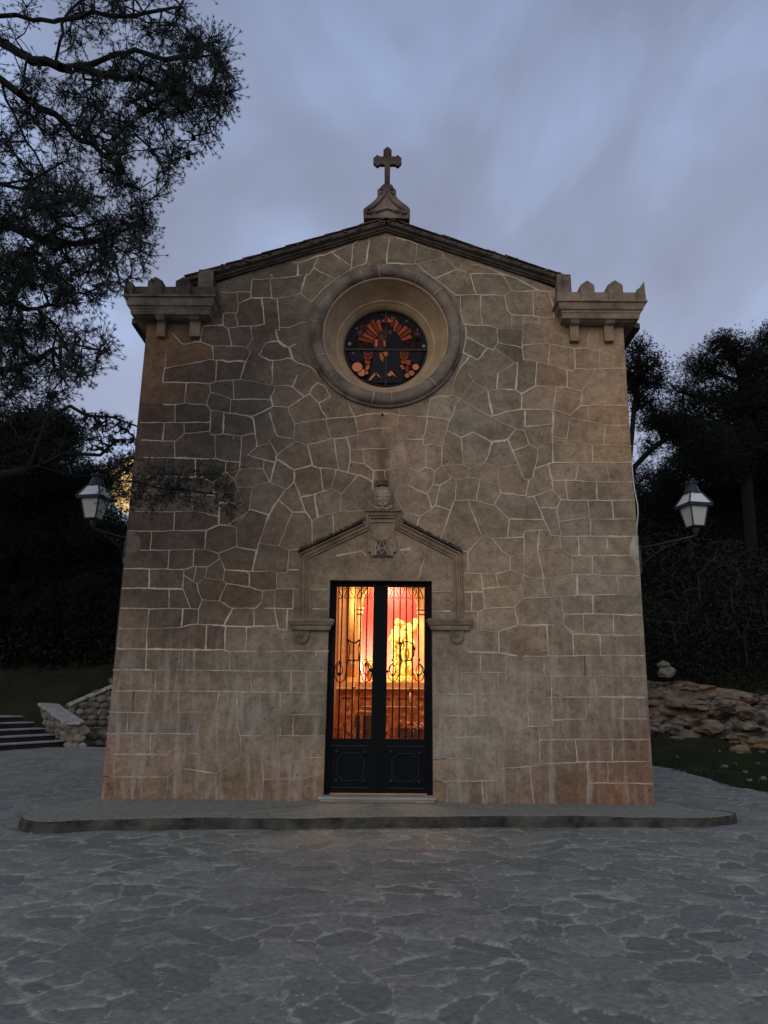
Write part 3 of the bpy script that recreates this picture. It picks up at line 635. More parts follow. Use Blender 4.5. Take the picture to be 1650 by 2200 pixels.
wx = gx + .22*vnoise(gx, gy, 2.1, 1) + .09*vnoise(gx, gy, 6, 2) + .035*vnoise(gx, gy, 17, 3); wy = gy + .22*vnoise(gx, gy, 2.1, 4) + .09*vnoise(gx, gy, 6, 5) + .035*vnoise(gx, gy, 17, 6)
SC = 3.7; ux, uy = wx*SC, wy*SC; ci, cj = np.floor(ux).astype(np.int64), np.floor(uy).astype(np.int64)
h1_ = lambda a, b, k: np.modf(np.abs(np.sin(a*157.31 + b*113.97 + k*39.3)*24634.6345))[0]
d1 = np.full(len(gx), 9.); d2 = d1.copy(); id1 = np.zeros(len(gx)); tx_ = np.zeros(len(gx)); ty_ = np.zeros(len(gx))
for a_ in (-2, -1, 0, 1, 2):
    for b_ in (-2, -1, 0, 1, 2):
        ka, kb = ci+a_, cj+b_; px_, py_ = ka+h1_(ka, kb, 1), kb+h1_(ka, kb, 2); wgt_ = h1_(ka, kb, 6)*.45
        dd = np.hypot(ux-px_, uy-py_) - wgt_*.5; nw = dd < d1
        d2 = np.where(nw, d1, np.minimum(d2, dd)); id1 = np.where(nw, h1_(ka, kb, 3), id1); tx_ = np.where(nw, (ux-px_)*(h1_(ka, kb, 4)-.5), tx_); ty_ = np.where(nw, (uy-py_)*(h1_(ka, kb, 5)-.5), ty_); d1 = np.where(nw, dd, d1)
ed = (d2-d1)/SC
jw = .034 + .030*vnoise(gx, gy, 1.3, 8)
joint = 1 - np.clip(ed/np.maximum(jw, .012), 0, 1); crack = 1 - np.clip(ed/.016, 0, 1)
fadeh = np.clip((6.2-gx)/.5, 0, 1)
zh = .012*vnoise(gx, gy, .9, 9) + ((id1-.5)*.016 + (tx_+ty_)*.028)*(1-joint) - .009*joint + .006*vnoise(gx, gy, 8, 11) + .004*vnoise(gx, gy, 24, 12)
ap_ = (gy > -1.9) & (gy < 1) & (np.abs(gx) < 4.6); zh = np.where(ap_, np.minimum(zh, .0), zh)
xx_ = np.where(gx > 6.25, 6.3 + .12*np.sin(gy*1.3) + .07*np.sin(gy*3.1), gx)
V = np.stack([xx_, gy, zh*.9], 1); nx_, ny_ = len(xs), len(ys)
ii = (np.arange(ny_-1)[:,None]*nx_ + np.arange(nx_-1)[None]).ravel(); Fc = np.stack([ii, ii+1, ii+nx_+1, ii+nx_], 1)
pv = tag(np_mesh('plaza_paving', V, Fc, M['pave'], None, 4, True), kind='structure')
ca = pv.data.color_attributes.new('slab', 'FLOAT_COLOR', 'POINT'); ca.data.foreach_set('color', np.stack([id1, joint, crack, np.ones_like(id1)], 1).astype(np.float32).ravel())
ZB = .125                       # top of the kerbed apron at the wall foot

# apron with its worn kerb
def apron():
    out = [G(x, y, .11) for x, y in [(40,1766),(43,1752),(60,1744),(120,1737),(205,1729)]]
    out = [Vector((-3.60, .5, 0))] + [Vector((-3.95, .25, 0))] + [G(110,1735,.12), G(60,1743,.12), G(41,1752,.12), G(52,1763,.12), G(95,1767,.12), G(200,1761,.12), G(440,1758,.12), G(700,1757,.12), G(900,1755,.12), G(1200,1754,.12), G(1450,1754,.12), G(1545,1752,.12), G(1588,1743,.12), G(1560,1738,.12), G(1480,1733,.12)] + [Vector((4.1, .15, 0)), Vector((3.72, .5, 0))]
    # resample
    pts = []
    for a, b in zip(out, out[1:]):
        L = (b-a).length; k = max(1, int(L/.09))
        for i in range(k): pts.append(a + (b-a)*i/k)
    pts.append(out[-1])
    for _ in range(3):
        pts = [pts[0]] + [(pts[i-1]+pts[i]*2+pts[i+1])/4 for i in range(1, len(pts)-1)] + [pts[-1]]
    N = len(pts); c = Vector((0, -.4, 0)); V = []; Fc = []
    prof = [(1.004, -.03), (1.004, .05), (1.002, .098), (.996, .122), (.972, .128), (.93, .120), (.7, .124), (.35, .124)]
    for r, z in prof:
        for i, p in enumerate(pts):
            j = .018*noise.noise(Vector((p.x*3.1, p.y*3.1, z*9))) + .012*noise.noise(Vector((p.x*9, p.y*9, z*20)))
            blk = .022*(((int((p.x+50)/.62)) * 7919) % 13 / 13 - .5)
            zz = (z if z < .1 else z*(1 - .25*max(0, (p.x-2.5)/2))) + (j*.4 if z > .02 else 0)
            if z > .08: zz += blk*.6
            k = r if i not in (0, N-1) else min(r, 1)
            V.append((c.x + (p.x-c.x)*k, c.y + (p.y-c.y)*k - (j + blk if z > 0 and z < .12 else 0), zz))
    for a in range(len(prof)-1):
        for i in range(N-1): Fc.append((a*N+i, a*N+i+1, (a+1)*N+i+1, (a+1)*N+i))
    V.append((0, .4, .124)); q = len(V)-1; a = (len(prof)-1)*N
    b = MB(); b.add(V, [f_ for f_ in Fc if f_[0] < 3*N], 0, False); b.add(V, [f_ for f_ in Fc if f_[0] >= 3*N], 1, False); b.add([V[a+i] for i in range(N)] + [V[q]], [(i, i+1, N) for i in range(N-1)], 1)
    return b.build('kerbed_apron', [M['kerb'], M['apron']])
tag(apron(), kind='structure')

# ------------------------------------------------------------------ chapel
chapel = empty('chapel', (0, 0, 0), 'small sandstone chapel with gabled front, round window and lit doorway', 'chapel')
build_facade(chapel)
DEPTH = 9.0
XL = [wall2[0][0], wall2[3][0]]; XR = [wall2[-1][0], wall2[9][0]]
ZT = wall2[9][1]; ZF = -.05
# wall carcass: left, right, back, and the core behind the facade skin with the same openings
b = MB()
def wallseg(a0, a1, c0, c1):     # vertical wall prism between bottom line (a0,a1) and top (c0,c1): each (x,y)
    pass
for side, (xb, xt) in enumerate((XL, XR)):
    s_ = 1 if side == 0 else -1
    v = [(xb, .004, ZF), (xb+s_*.45, .46, ZF), (xb+s_*.45, DEPTH, ZF), (xb, DEPTH, ZF),
         (xt, .004, ZT), (xt+s_*.45, .46, ZT), (xt+s_*.45, DEPTH, ZT), (xt, DEPTH, ZT)]
    bb = MB(); bb.add(v, [(0,1,2,3),(4,7,6,5),(0,3,7,4),(1,5,6,2),(2,6,7,3),(0,4,5,1)])
    bb.build('side_wall', M['carved'], chapel)
bb = MB(); g = APEX
bb.quadbox([(XL[0], ZF), (XR[0], ZF), (XR[1], ZT), (APEX[0], APEX[1]-.05), (XL[1], ZT)], DEPTH-.4, DEPTH+.002); bb.build('back_wall', M['carved'], chapel)
# core behind facade: skin thickness .42 with real openings (door reveal and rose reveal come as linings)
core = MB()
dz = door2[0][1]; dl, dr = door2[3][0], door2[2][0]
core.quadbox([(XL[0]+.02, ZF), (dl-.02, ZF), (dl-.02, dz+.02), (XL[1]+.02, dz+.02)], .02, .44)
core.quadbox([(dr+.02, ZF), (XR[0]-.02, ZF), (XR[1]-.02, dz+.02), (dr+.02, dz+.02)], .02, .44)
RZ = ROSE_C[2]; rr = 1.16
core.quadbox([(XL[1]+.02, dz+.021), (XR[1]-.02, dz+.021), (XR[1]-.02, RZ-rr), (XL[1]+.02, RZ-rr)], .02, .44)
# ring sectors around the rose
ang = np.linspace(0, 2*math.pi, 41)
def outer(a):                    # intersection of a ray from the rose centre with the gable outline
    c, s_ = math.cos(a), math.sin(a); best = 9
    x0, z0 = ROSE_C[0], RZ
    poly = [(XL[1]+.02, RZ-rr+.001), (XR[1]-.02, RZ-rr+.001), (XR[1]-.02, ZT-.02), (APEX[0], APEX[1]-.04), (XL[1]+.02, ZT-.02)]
    for i in range(5):
        (x1, z1), (x2, z2) = poly[i], poly[(i+1) % 5]; dx_, dz_ = x2-x1, z2-z1
        den = c*dz_ - s_*dx_
        if abs(den) < 1e-9: continue
        t = ((x1-x0)*dz_ - (z1-z0)*dx_)/den; u = ((x1-x0)*s_ - (z1-z0)*c)/den
        if t > 0 and -1e-6 <= u <= 1+1e-6: best = min(best, t)
    return (x0+c*best, z0+s_*best)
for a0, a1 in zip(ang, ang[1:]):
    r_ = min(rr, rr)
    i0 = (ROSE_C[0]+r_*math.cos(a0), RZ+r_*math.sin(a0)); i1 = (ROSE_C[0]+r_*math.cos(a1), RZ+r_*math.sin(a1))
    core.quadbox([i0, outer(a0), outer(a1), i1], .02, .44)
core.build('inner_wall', M['interior'], chapel)
# door reveal lining
rv = MB()
rv.quadbox([(dl-.03, ZB), (dl, ZB), (door2[0][0], dz), (door2[0][0]-.03, dz)], .003, .43)
rv.quadbox([(dr, ZB), (dr+.03, ZB), (door2[1][0]+.03, dz), (door2[1][0], dz)], .003, .43)
rv.quadbox([(door2[0][0]-.03, dz+.001), (door2[1][0]+.03, dz+.001), (door2[1][0]+.03, dz+.03), (door2[0][0]-.03, dz+.03)], .003, .43)
rv.build('door_reveal', M['carved'], chapel)

# roof: two slopes with barrel tiles, behind the gable cornice
def gablez(x):
    t = (x-wall2[5][0])/(APEX[0]-wall2[5][0]) if x < APEX[0] else (wall2[7][0]-x)/(wall2[7][0]-APEX[0])
    z0 = wall2[5][1] if x < APEX[0] else wall2[7][1]
    return z0 + (APEX[1]-z0)*t
ridge = APEX[1] + .0
eaveL, eaveR = P(287, 692, 1.12).x, P(1371, 703, 1.12).x
for side, xe in ((0, eaveL), (1, eaveR)):
    ze = P(287, 690, 1.12).z if side == 0 else P(1371, 700, 1.12).z
    rb = MB()
    y0, y1 = .45, DEPTH+.25
    rb.add([(APEX[0], y0, ridge-.1), (xe, 1.03, ze-.1), (xe, y1, ze-.1), (APEX[0], y1, ridge-.1), (APEX[0], y0, ridge), (xe, 1.03, ze), (xe, y1, ze), (APEX[0], y1, ridge)],
           [(0,1,2,3),(4,7,6,5),(0,4,5,1),(2,6,7,3),(1,5,6,2),(0,3,7,4)])
    n_ = int((y1-y0)/.24)
    for k in range(n_):
        yy = y0+.12+k*.24
        A = Vector((APEX[0], yy, ridge+.02)); B = Vector((xe + (-.05 if side == 0 else .05), max(yy, 1.12), ze+.02))
        if yy < 1.1: B = A + (B-A)*.86
        pts = [A + (B-A)*t for t in np.linspace(0, 1, 8)]
        rb.tube(pts, [.085]*8, 8, 0)
    rb.build('roof_slope', M['tile'], chapel)
    # eave cornice running back along the side wall
    eb = MB()
    s_ = -1 if side == 0 else 1
    xt = XL[1] if side == 0 else XR[1]
    zc_ = ze - .10
    pr = [(xt-s_*.02, zc_-.36), (xt+s_*.07, zc_-.34), (xt+s_*.12, zc_-.22), (xt+s_*.22, zc_-.12), (xt+s_*.27, zc_-.02), (xt+s_*.27, zc_+.03), (xt-s_*.02, zc_+.03)]
    v = [(p[0], 1.01, p[1]) for p in pr] + [(p[0], DEPTH, p[1]) for p in pr]; m_ = len(pr)
    eb.add(v, [tuple(range(m_)), tuple(range(2*m_-1, m_-1, -1))] + [(i, i+m_, (i+1) % m_+m_, (i+1) % m_) for i in range(m_)])
    eb.build('eave_cornice', M['weathered'], chapel)
    # ball-nosed bracket under the corner
    kb = MB(); kb.lathe([(0, -.09), (.07, -.08), (.10, -.03), (.10, .03), (.07, .08), (0, .09)], (xt+s_*.09, .66, P(1347 if side else 305, 710)[2]-.0), 'Y', 14); kb.build('corner_roll', M['carved'], chapel)
# raking cornice on the gable
Lb, Rb = Vector((P(412,606)[0], 0, P(412,610)[2])), Vector((P(1200,612)[0], 0, P(1200,612)[2]))
def rake(A, B, side):
    # cross-section across the slope: (out toward viewer, up)
    d = (B-A); L = d.length; u = d.normalized(); nrm = Vector((-u.z, 0, u.x)); nrm = nrm if nrm.z > 0 else -nrm
    sec = [(0.02, -.045), (.05, -.045), (.055, -.025), (.085, -.018), (.09, .008), (.145, .028), (.15, .045), (.15, .09), (-.40, .095), (-.40, -.045)]
    n = int(L/.06); v = []; f = []
    for i in range(n+1):
        p = A + u*(L*i/n)
        for o_, h in sec:
            jj = .006*noise.noise(Vector((i*.33, h*20, o_*10+side)))
            v.append((p.x + nrm.x*(h+jj), -o_ - jj, p.z + nrm.z*(h+jj)))
    m_ = len(sec)
    for i in range(n):
        for k in range(m_): l = (k+1) % m_; f.append((i*m_+k, i*m_+l, (i+1)*m_+l, (i+1)*m_+k))
    f.append(tuple(range(m_))); f.append(tuple(range(n*m_+m_-1, n*m_-1, -1)))
    b = MB(); b.add(v, f, 0)
    # overlapping tile ends and mortar lumps on the top of the rake
    k = 0; pos = .0; rr_ = random.Random(side+3)
    while pos < L-.05:
        w = rr_.uniform(.30, .46); h0 = .0 + rr_.uniform(0, .012)
        a = A + u*pos; c = A + u*min(L, pos+w)
        q = [(a, .095), (c, .095+h0*.3), (c, .125+h0), (a, .112)] if side == 0 else [(a, .095), (c, .095), (c, .112), (a, .125+h0)]
        if side == 0: q = [(a, .10), (c, .10), (c, .106), (a, .114+h0)]
        else: q = [(a, .10), (c, .10), (c, .114+h0), (a, .106)]
        pl = [Vector((p.x+nrm.x*h, 0, p.z+nrm.z*h)) for p, h in q]
        y0 = -.165 - rr_.uniform(0, .02)
        b.add([(p.x, y0, p.z) for p in pl] + [(p.x, .5, p.z) for p in pl], [(0,1,2,3),(7,6,5,4),(0,4,5,1),(1,5,6,2),(2,6,7,3),(3,7,4,0)], 1)
        pos += w*.92
    for _ in range(int(L*16)):
        t = rr_.random(); p = A + u*(L*t); h = rr_.uniform(.035, .12)
        b.blob((p.x+nrm.x*h, -.155, p.z+nrm.z*h), rr_.uniform(.012, .032), _*1.3, 1, .5, 1.5, 1, True, (1.4, .6, .8))
    return b.build('gable_cornice', [M['darkstone'], M['tile']], chapel)
apx = P(830, 494); A3 = Vector((apx[0], 0, apx[2]))
rake(P(405, 617), A3, 0); rake(P(1212, 617), A3 + Vector((.002, -.002, 0)), 1)

# corner parapets
def corner_block(px0, px1, side):
    Yf = -.32
    xa, xb = P(px0, 640, Yf)[0], P(px1, 640, Yf)[0]
    yz = lambda y: P(830, y, Yf)[2] - (0)
    off = (px0+px1)/2
    zz = lambda y: P(off, y, Yf)[2]
    y1 = 1.0
    root = MB()
    if side == 0: zs = dict(bot=669, m1=658, m2=654, m3=637, top=633, par=612)
    else: zs = dict(bot=678, m1=667, m2=662, m3=648, top=644, par=624)
    z = {k: zz(v) for k, v in zs.items()}
    root.stack(xa, xb, Yf, y1, [(z['bot']-.02, .17), (z['bot'], .135), (z['bot']+.005, .10), (z['m1'], .085), (z['m1']+.004, .075), (z['m2'], .07), (z['m2']+.012, .045), (z['m3']-.02, .02), (z['m3'], .016), (z['m3']+.002, -.012), (z['top'], -.012)])
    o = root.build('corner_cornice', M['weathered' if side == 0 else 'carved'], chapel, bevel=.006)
    pb = MB()
    pb.stack(xa+.012, xb-.012, Yf+.045, y1-.01, [(z['top']+.001, 0), (z['par'], .005)])
    # merlons
    pxs = [(267, 287), (317, 349), (377, 409), (437, 462)] if side == 0 else [(1199, 1200), (1247, 1277), (1306, 1338), (1367, 1386)]
    hh = [(596, 606), (594, 603), (594, 603), (None,)] if side == 0 else [(None,), (602, 612), (601, 611), (603, 617)]
    for i, (a, c) in enumerate(pxs):
        if hh[i][0] is None: continue
        x0, x1 = P(a, 610, Yf)[0], P(c, 610, Yf)[0]; tp, sh = zz(hh[i][0]), zz(hh[i][1])
        zb = z['top'] + .002
        if side == 0 and i == 0: poly = [(x0, zb), (x1, zb), (x1-.01, z['par']+.03), (x1-.05, sh), (x0+.01, tp)]
        elif side == 1 and i == 3: poly = [(x0, zb), (x1, zb), (x1-.01, tp), (x0+.05, sh), (x0+.01, z['par']+.03)]
        else: poly = [(x0, zb), (x1, zb), (x1, sh), ((x0+x1)/2, tp), (x0, sh)]
        pb.quadbox(poly, Yf+.004, Yf+.22)
    # merlons along the outer flank
    xo = xa if side == 0 else xb; s_ = 1 if side == 0 else -1
    for k in range(1, 3):
        yy = Yf + .02 + k*.42
        x0 = xo + (.006 if side == 0 else -.18)
        pts = [(yy, z['par']-.003), (yy+.2, z['par']-.003), (yy+.2, zz(hh[1][1])), (yy+.1, zz(hh[1][0])), (yy, zz(hh[1][1]))]
        v = [(x0, p[0], p[1]) for p in pts] + [(x0+.174, p[0], p[1]) for p in pts]
        pb.add(v, [(0,1,2,3,4), (9,8,7,6,5)] + [(i, i+5, (i+1) % 5+5, (i+1) % 5) for i in range(5)])
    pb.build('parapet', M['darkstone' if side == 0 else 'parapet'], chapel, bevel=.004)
    # scrolled brackets on the wall below
    for (a, c, t, bt) in ([(341, 359, 671, 721), (411, 433, 669, 721)] if side == 0 else [(1221, 1240, 678, 731), (1294, 1314, 678, 731)]):
        x0, x1 = P(a, 700)[0], P(c, 700)[0]; zt, zb = P(a, t, -.1)[2], P(a, bt, -.1)[2]
        H = zt-zb; br = MB()
        prof = [(-.03, zb), (-.085, zb), (-.09, zb+H*.42), (-.10, zb+H*.52), (-.105, zb+H*.54), (-.10, zb+H*.58), (-.16, zb+H*.62), (-.205, zb+H*.74), (-.205, zb+H*.88), (-.16, zb+H), (-.03, zb+H), (.02, zb+H), (.02, zb)]
        m_ = len(prof); v = [(x0, p[0], p[1]) for p in prof] + [(x1, p[0], p[1]) for p in prof]
        br.add(v, [tuple(range(m_)), tuple(range(2*m_-1, m_-1, -1))] + [(i, i+m_, (i+1) % m_+m_, (i+1) % m_) for i in range(m_)])
        br.build('scroll_bracket', M['carved'], chapel, bevel=.006)
corner_block(265, 462, 0); corner_block(1197, 1389, 1)
# filler slab joining parapet and rake
for (a, c, s_) in ((430, 462, 0), (1192, 1222, 1)):
    fb = MB(); x0, x1 = P(a, 620)[0], P(c, 620)[0]
    z0, z1 = P(a, 640 if not s_ else 648)[2], gablez((x0+x1)/2) + .20
    fb.box(x0, x1, -.17, .5, z0, z1); fb.build('springer_stone', M['weathered'], chapel, bevel=.01)

# cross on its scrolled pedestal
ped = MB(); Yc = -.02
crs = lambda l: [(P(740 + x/8.25, 300 + y/8.25, Yc)[0], P(740 + x/8.25, 300 + y/8.25, Yc)[2]) for x, y in l]
outl = [(345,1450),(335,1310),(350,1280),(470,1190),(560,1110),(590,1060),(585,960),(610,925),(650,915),(855,915),(895,930),(915,970),(920,1070),(960,1120),(1040,1180),(1130,1250),(1160,1300),(1160,1390),(1145,1460),(760,1440)]
ped.quadbox(crs(outl)[::-1], Yc-.09, Yc+.16)
def relief(pts, r=.012, y=None): r *= 1.7; ped.tube([Vector((a, (Yc-.10) if y is None else y, c)) for a, c in crs(pts)], r, 6)
relief([(650,925),(700,950),(715,1000),(690,1060),(620,1150),(520,1240),(430,1300)], .018)
relief([(855,925),(800,950),(785,1010),(810,1080),(880,1170),(990,1260),(1060,1310)], .018)
relief([(430,1290),(400,1320),(410,1360),(450,1370),(480,1345),(470,1315)], .016); relief([(1060,1300),(1090,1320),(1085,1365),(1050,1375),(1025,1350),(1035,1320)], .016)
relief([(640,1030),(650,1010),(690,1000)], .01); relief([(870,1030),(850,1010),(815,1000)], .01)
relief([(540,1345),(640,1310),(750,1280),(860,1310),(960,1345)], .02)
ped.build('cross_pedestal', M['weathered'], chapel, bevel=.006)
base = MB(); cb = crs([(755, 850)])[0]; base.blob((cb[0], Yc+.03, cb[1]), .085, 3, 3, .06, 2, 0, True, (1.28, 1, 1)); base.build('cross_ball', M['darkstone'], chapel)
cr_ = MB()
cr_.quadbox(crs([(710,780),(805,780),(812,452),(905,452),(925,478),(960,478),(985,452),(1012,420),(1012,340),(985,315),(960,290),(925,290),(910,312),(812,305),(812,272),(835,262),(838,195),(765,132),(690,195),(690,262),(712,275),(708,308),(620,310),(605,290),(570,285),(548,312),(512,335),(512,420),(550,455),(575,478),(605,470),(620,450),(710,452)]), Yc-.025, Yc+.055)
cr_.build('stone_cross', M['darkstone'], chapel, bevel=.008)

# rose window
def ringY(px, depth): return P(px[0], px[1], depth)
rc = (ROSE_C[0], 0, RZ)
fr = MB()
roll = [(1.225, -.0), (1.225, -.03), (1.215, -.045), (1.195, -.05), (1.185, -.042), (1.18, -.06), (1.165, -.095), (1.13, -.12), (1.08, -.125), (1.03, -.11), (1.0, -.08), (.985, -.04), (.98, -.03)]
fr.lathe(roll, rc, 'Y', 96)
# joints and pale seams on the roll
fn = MB()
fun = [(.985, -.04), (.968, -.05), (.958, -.03), (.955, .0), (.93, .05), (.90, .12), (.865, .20), (.825, .28), (.795, .325), (.79, .335), (.778, .325), (.765, .335), (.762, .35), (.74, .37), (.70, .43), (.668, .50), (.66, .56)]
fn.lathe(fun, rc, 'Y', 96); fn.build('window_funnel', M['funnel'], chapel)
js = fr
for k in range(20):
    a = 2*math.pi*(k+.35)/20 + .05*math.sin(k*5)
    c, s_ = math.cos(a), math.sin(a)
    if k % 3 != 1:
        js.tube([(rc[0]+r*c, h-.002, rc[2]+r*s_) for r, h in roll[5:12]], .0025 + .003*((k*7) % 3)/2, 4, 1)
    a += .17; c, s_ = math.cos(a), math.sin(a)
    if k % 2: js.tube([(rc[0]+r*c, h-.001, rc[2]+r*s_) for r, h in fun[4:9]], .004, 4, 1)

fr.build('window_roll', [M['weathered'], M['mortar']], chapel)
YG = .50
gc = P(829, 749.5, YG); GR = .675
rose = bpy.data.objects.new('rose_window', None); link(rose, chapel); 
def gp(X, Y_, k=0): p = P(650 + X/4.583, 550 + Y_/4.583, YG); return (p[0], p[2])
gl_mats = {}
def GM(name, c, es=.9):
    c = (c[0]*.9, c[1]*.88, c[2]*.9)
    es = .42 if max(c) > 60 else .34
    if name not in gl_mats:
        l = lin(c); gl_mats[name] = gloss('glass_' + name, tuple(v*.25 for v in l), l, es, .5); gl_mats[name].node_tree.nodes['Principled BSDF'].inputs['Specular IOR Level'].default_value = .08
    return gl_mats[name]
gm = MB(); layer = [0]; gmats = []
def gshape(pts, name, c, es=.9, raw=False):
    m = GM(name, c, es)
    if m not in gmats: gmats.append(m)
    layer[0] += 1; y = YG - .0006*layer[0] - .004
    q = pts if raw else [gp(*p) for p in pts]
    gm.add([(a, y, b_) for a, b_ in q], [tuple(range(len(q)))], gmats.index(m))
def circ(X, Y_, r, n=18, ry=None): return [(X + r*math.cos(t), Y_ + (ry or r)*math.sin(t)) for t in np.linspace(0, 2*math.pi, n, endpoint=False)]
gshape([(gc[0]+GR*math.cos(t), gc[2]+GR*math.sin(t)) for t in np.linspace(0, 2*math.pi, 64, endpoint=False)], 'night_blue', (20,16,20), .7, True)
gshape(circ(825, 850, 290, 28, 255), 'dark_crimson', (44,20,20))
fr_ = random.Random(5)
for k in range(70):
    a = fr_.uniform(0, 2*math.pi); r_ = 365*fr_.random()**.5; X_, Y_ = 822+r_*math.cos(a), 905+r_*.92*math.sin(a); w_ = fr_.uniform(16, 42)
    cl_, nm_ = fr_.choice([((30,20,24),'f1'),((22,24,40),'f2'),((52,28,22),'f3'),((38,26,34),'f4'),((64,34,24),'f5')])
    gshape([(X_+w_*math.cos(t+fr_.uniform(-.3,.3)), Y_+w_*.8*math.sin(t)) for t in np.linspace(0, 2*math.pi, 5, endpoint=False)], nm_, cl_)
gshape([(455,960),(560,950),(600,1060),(520,1050),(470,1030)], 'deep_blue', (24,26,40)); gshape([(1050,960),(1190,960),(1150,1080),(1060,1060)], 'deep_blue', (24,26,40))
for a0 in list(range(196, 345, 11)):
    a = R(a0); w = R(3.6)
    r0, r1 = 130, 265 + 22*math.sin(a0)
    if 256 < a0 < 284: continue
    cx, cy = 825, 900
    gshape([(cx+r0*math.cos(a-w), cy+r0*math.sin(a-w)*1.02), (cx+r1*math.cos(a-w*1.15), cy+r1*math.sin(a-w*1.15)*1.02), (cx+r1*math.cos(a+w*1.15), cy+r1*math.sin(a+w*1.15)*1.02), (cx+r0*math.cos(a+w), cy+r0*math.sin(a+w)*1.02)], 'amber' if a0 % 2 else 'rust', (158,72,40) if a0 % 2 else (118,50,32))
gshape([(700,960),(940,950),(1005,1230),(960,1262),(690,1262),(655,1210),(690,1060)], 'robe_blue', (30,30,38))
gshape([(845,700),(880,705),(985,850),(985,920),(850,930),(835,800)], 'robe_dark', (24,18,26))
gshape([(700,900),(690,870),(735,830),(800,830),(815,910),(790,935),(700,930)], 'tunic_rust', (70,34,28))
gshape([(715,840),(740,835),(735,905),(712,905)], 'tunic_gold', (196,108,66)); gshape([(795,840),(812,850),(814,905),(800,900)], 'tunic_gold', (196,108,66))
gshape(circ(778, 795, 46), 'halo', (92,46,32)); gshape(circ(778, 795, 38), 'halo_in', (46,24,22)); gshape(circ(778, 808, 24), 'face', (86,50,40))
gshape(circ(862, 765, 30), 'halo_in', (46,24,22)); gshape(circ(862, 768, 19), 'face', (86,50,40))
gshape([(755,970),(780,975),(800,960),(838,962),(835,1000),(800,1010),(790,1058),(768,1030)], 'sleeve', (176,104,62)); gshape([(782,975),(795,970),(812,1010),(800,1020)], 'robe_dark', (24,18,26))
gshape([(770,655),(830,610),(855,625),(880,660),(860,675),(770,675)], 'crimson', (96,30,26)); gshape([(838,672),(850,625),(866,668)], 'flame', (206,98,50))
gshape([(790,690),(875,690),(865,705),(800,705)], 'robe_dark', (24,18,26))
for X in (645, 1000):
    s_ = 1 if X < 800 else -1
    gshape([(X-45,960),(X+45,960),(X+40,1020),(X+10,1040),(X-35,1035)], 'rust', (118,50,32)); gshape(circ(X, 985, 26, 14), 'rosette', (52,24,30)); gshape(circ(X, 985, 15, 12), 'rosette_rim', (120,60,44))
    gshape([(X-35,1045),(X+25,1050),(X+15,1080),(X-25,1075)], 'amber', (158,72,40))
gshape([(632,1090),(662,1088),(660,1120),(632,1150),(618,1130)], 'sleeve', (176,104,62)); gshape([(1010,1040),(1060,1040),(1062,1090),(1030,1095)], 'amber', (158,72,40))
gshape([(955,1095),(985,1090),(1005,1130),(985,1135)], 'sleeve', (176,104,62)); gshape([(1010,1100),(1040,1100),(1050,1170),(1010,1160)], 'rust', (118,50,32))
for X, Y_, r in ((583,1165,38),(540,1112,50),(632,1168,17),(1112,1112,32),(1070,1172,28),(1028,1196,24)): gshape(circ(X, Y_, r+6, 18), 'lead', (8,8,10)); gshape(circ(X, Y_, r, 18, r*.92), 'cloud_peach' if r > 30 else 'cloud_rust', (214,128,84) if r > 30 else (190,106,72))
gshape([(648,1240),(700,1180),(715,1165),(718,1190),(670,1245)], 'sleeve2', (196,124,84)); gshape([(725,1165),(745,1185),(775,1225),(740,1200)], 'sleeve2', (196,124,84))
gshape([(830,1190),(870,1150),(885,1160),(925,1215),(890,1190),(850,1205)], 'sleeve2', (196,124,84))
def star(X, Y_, r, n=6):
    gshape([(X + (r if k % 2 == 0 else r*.28)*math.cos(R(90+k*180/n)), Y_ + (r if k % 2 == 0 else r*.28)*math.sin(R(90+k*180/n))) for k in range(2*n)], 'starlight', (150,150,156))
star(466, 886, 24); star(1192, 908, 24); star(560, 790, 16)
for X, Y_ in ((750,660),(795,662),(872,662),(920,660),(905,755),(1022,668),(535,735),(1130,748),(500,980)): gshape(circ(X, Y_, 6, 8), 'starlight', (150,150,156))
for X, Y_ in ((570,780),(1125,790)): gshape(circ(X, Y_, 40, 16, 32), 'plum', (44,30,40)); gshape(circ(X, Y_, 20, 12), 'rust2', (78,50,50))
go = gm.build('stained_glass', gmats, rose, recalc=False)
sr0 = random.Random(12)
lead = MB()
def cam_(pts, r=.0035): lead.tube([(gp(*a)[0], YG-.045, gp(*a)[1]) for a in pts], r, 4, smooth=False)
for k in range(22):
    a = 2*math.pi*k/22 + sr0.uniform(-.08, .08); r0_ = sr0.uniform(150, 215)
    cam_([(822+r0_*math.cos(a), 880+r0_*math.sin(a)*.95), (822+300*math.cos(a+.03), 900+285*math.sin(a+.03)), (820+385*math.cos(a), 912+350*math.sin(a))])
for r_ in (225, 300): cam_([(822+(r_+sr0.uniform(-12, 12))*math.cos(t), 900+(r_*.95+sr0.uniform(-12, 12))*math.sin(t)) for t in np.linspace(0, 2*math.pi, 40)])
for pts in ([(700,940),(720,1100),(700,1260)],[(780,1060),(800,1160),(790,1275)],[(860,950),(850,1100),(870,1250)],[(930,950),(950,1080),(1000,1230)],[(700,1050),(820,1090),(980,1060)],[(690,1170),(820,1200),(990,1180)],[(845,700),(820,800),(840,930)],[(880,705),(985,850),(985,930)],[(700,830),(640,930)],[(735,700),(700,800)],[(960,700),(930,780)]): cam_(pts, .004)
lead.build('lead_cames', M['blackiron'], rose)
lb = MB()
z_ = gp(800, 937)[1]; hw = .668
lb.box(gc[0]-hw, gc[0]+hw, YG-.06, YG-.035, z_-.014, z_+.014)
xm = gp(822, 800)[0]; lb.box(xm-.008, xm+.008, YG-.058, YG-.036, gc[2]-GR+.01, gc[2]+GR-.01)
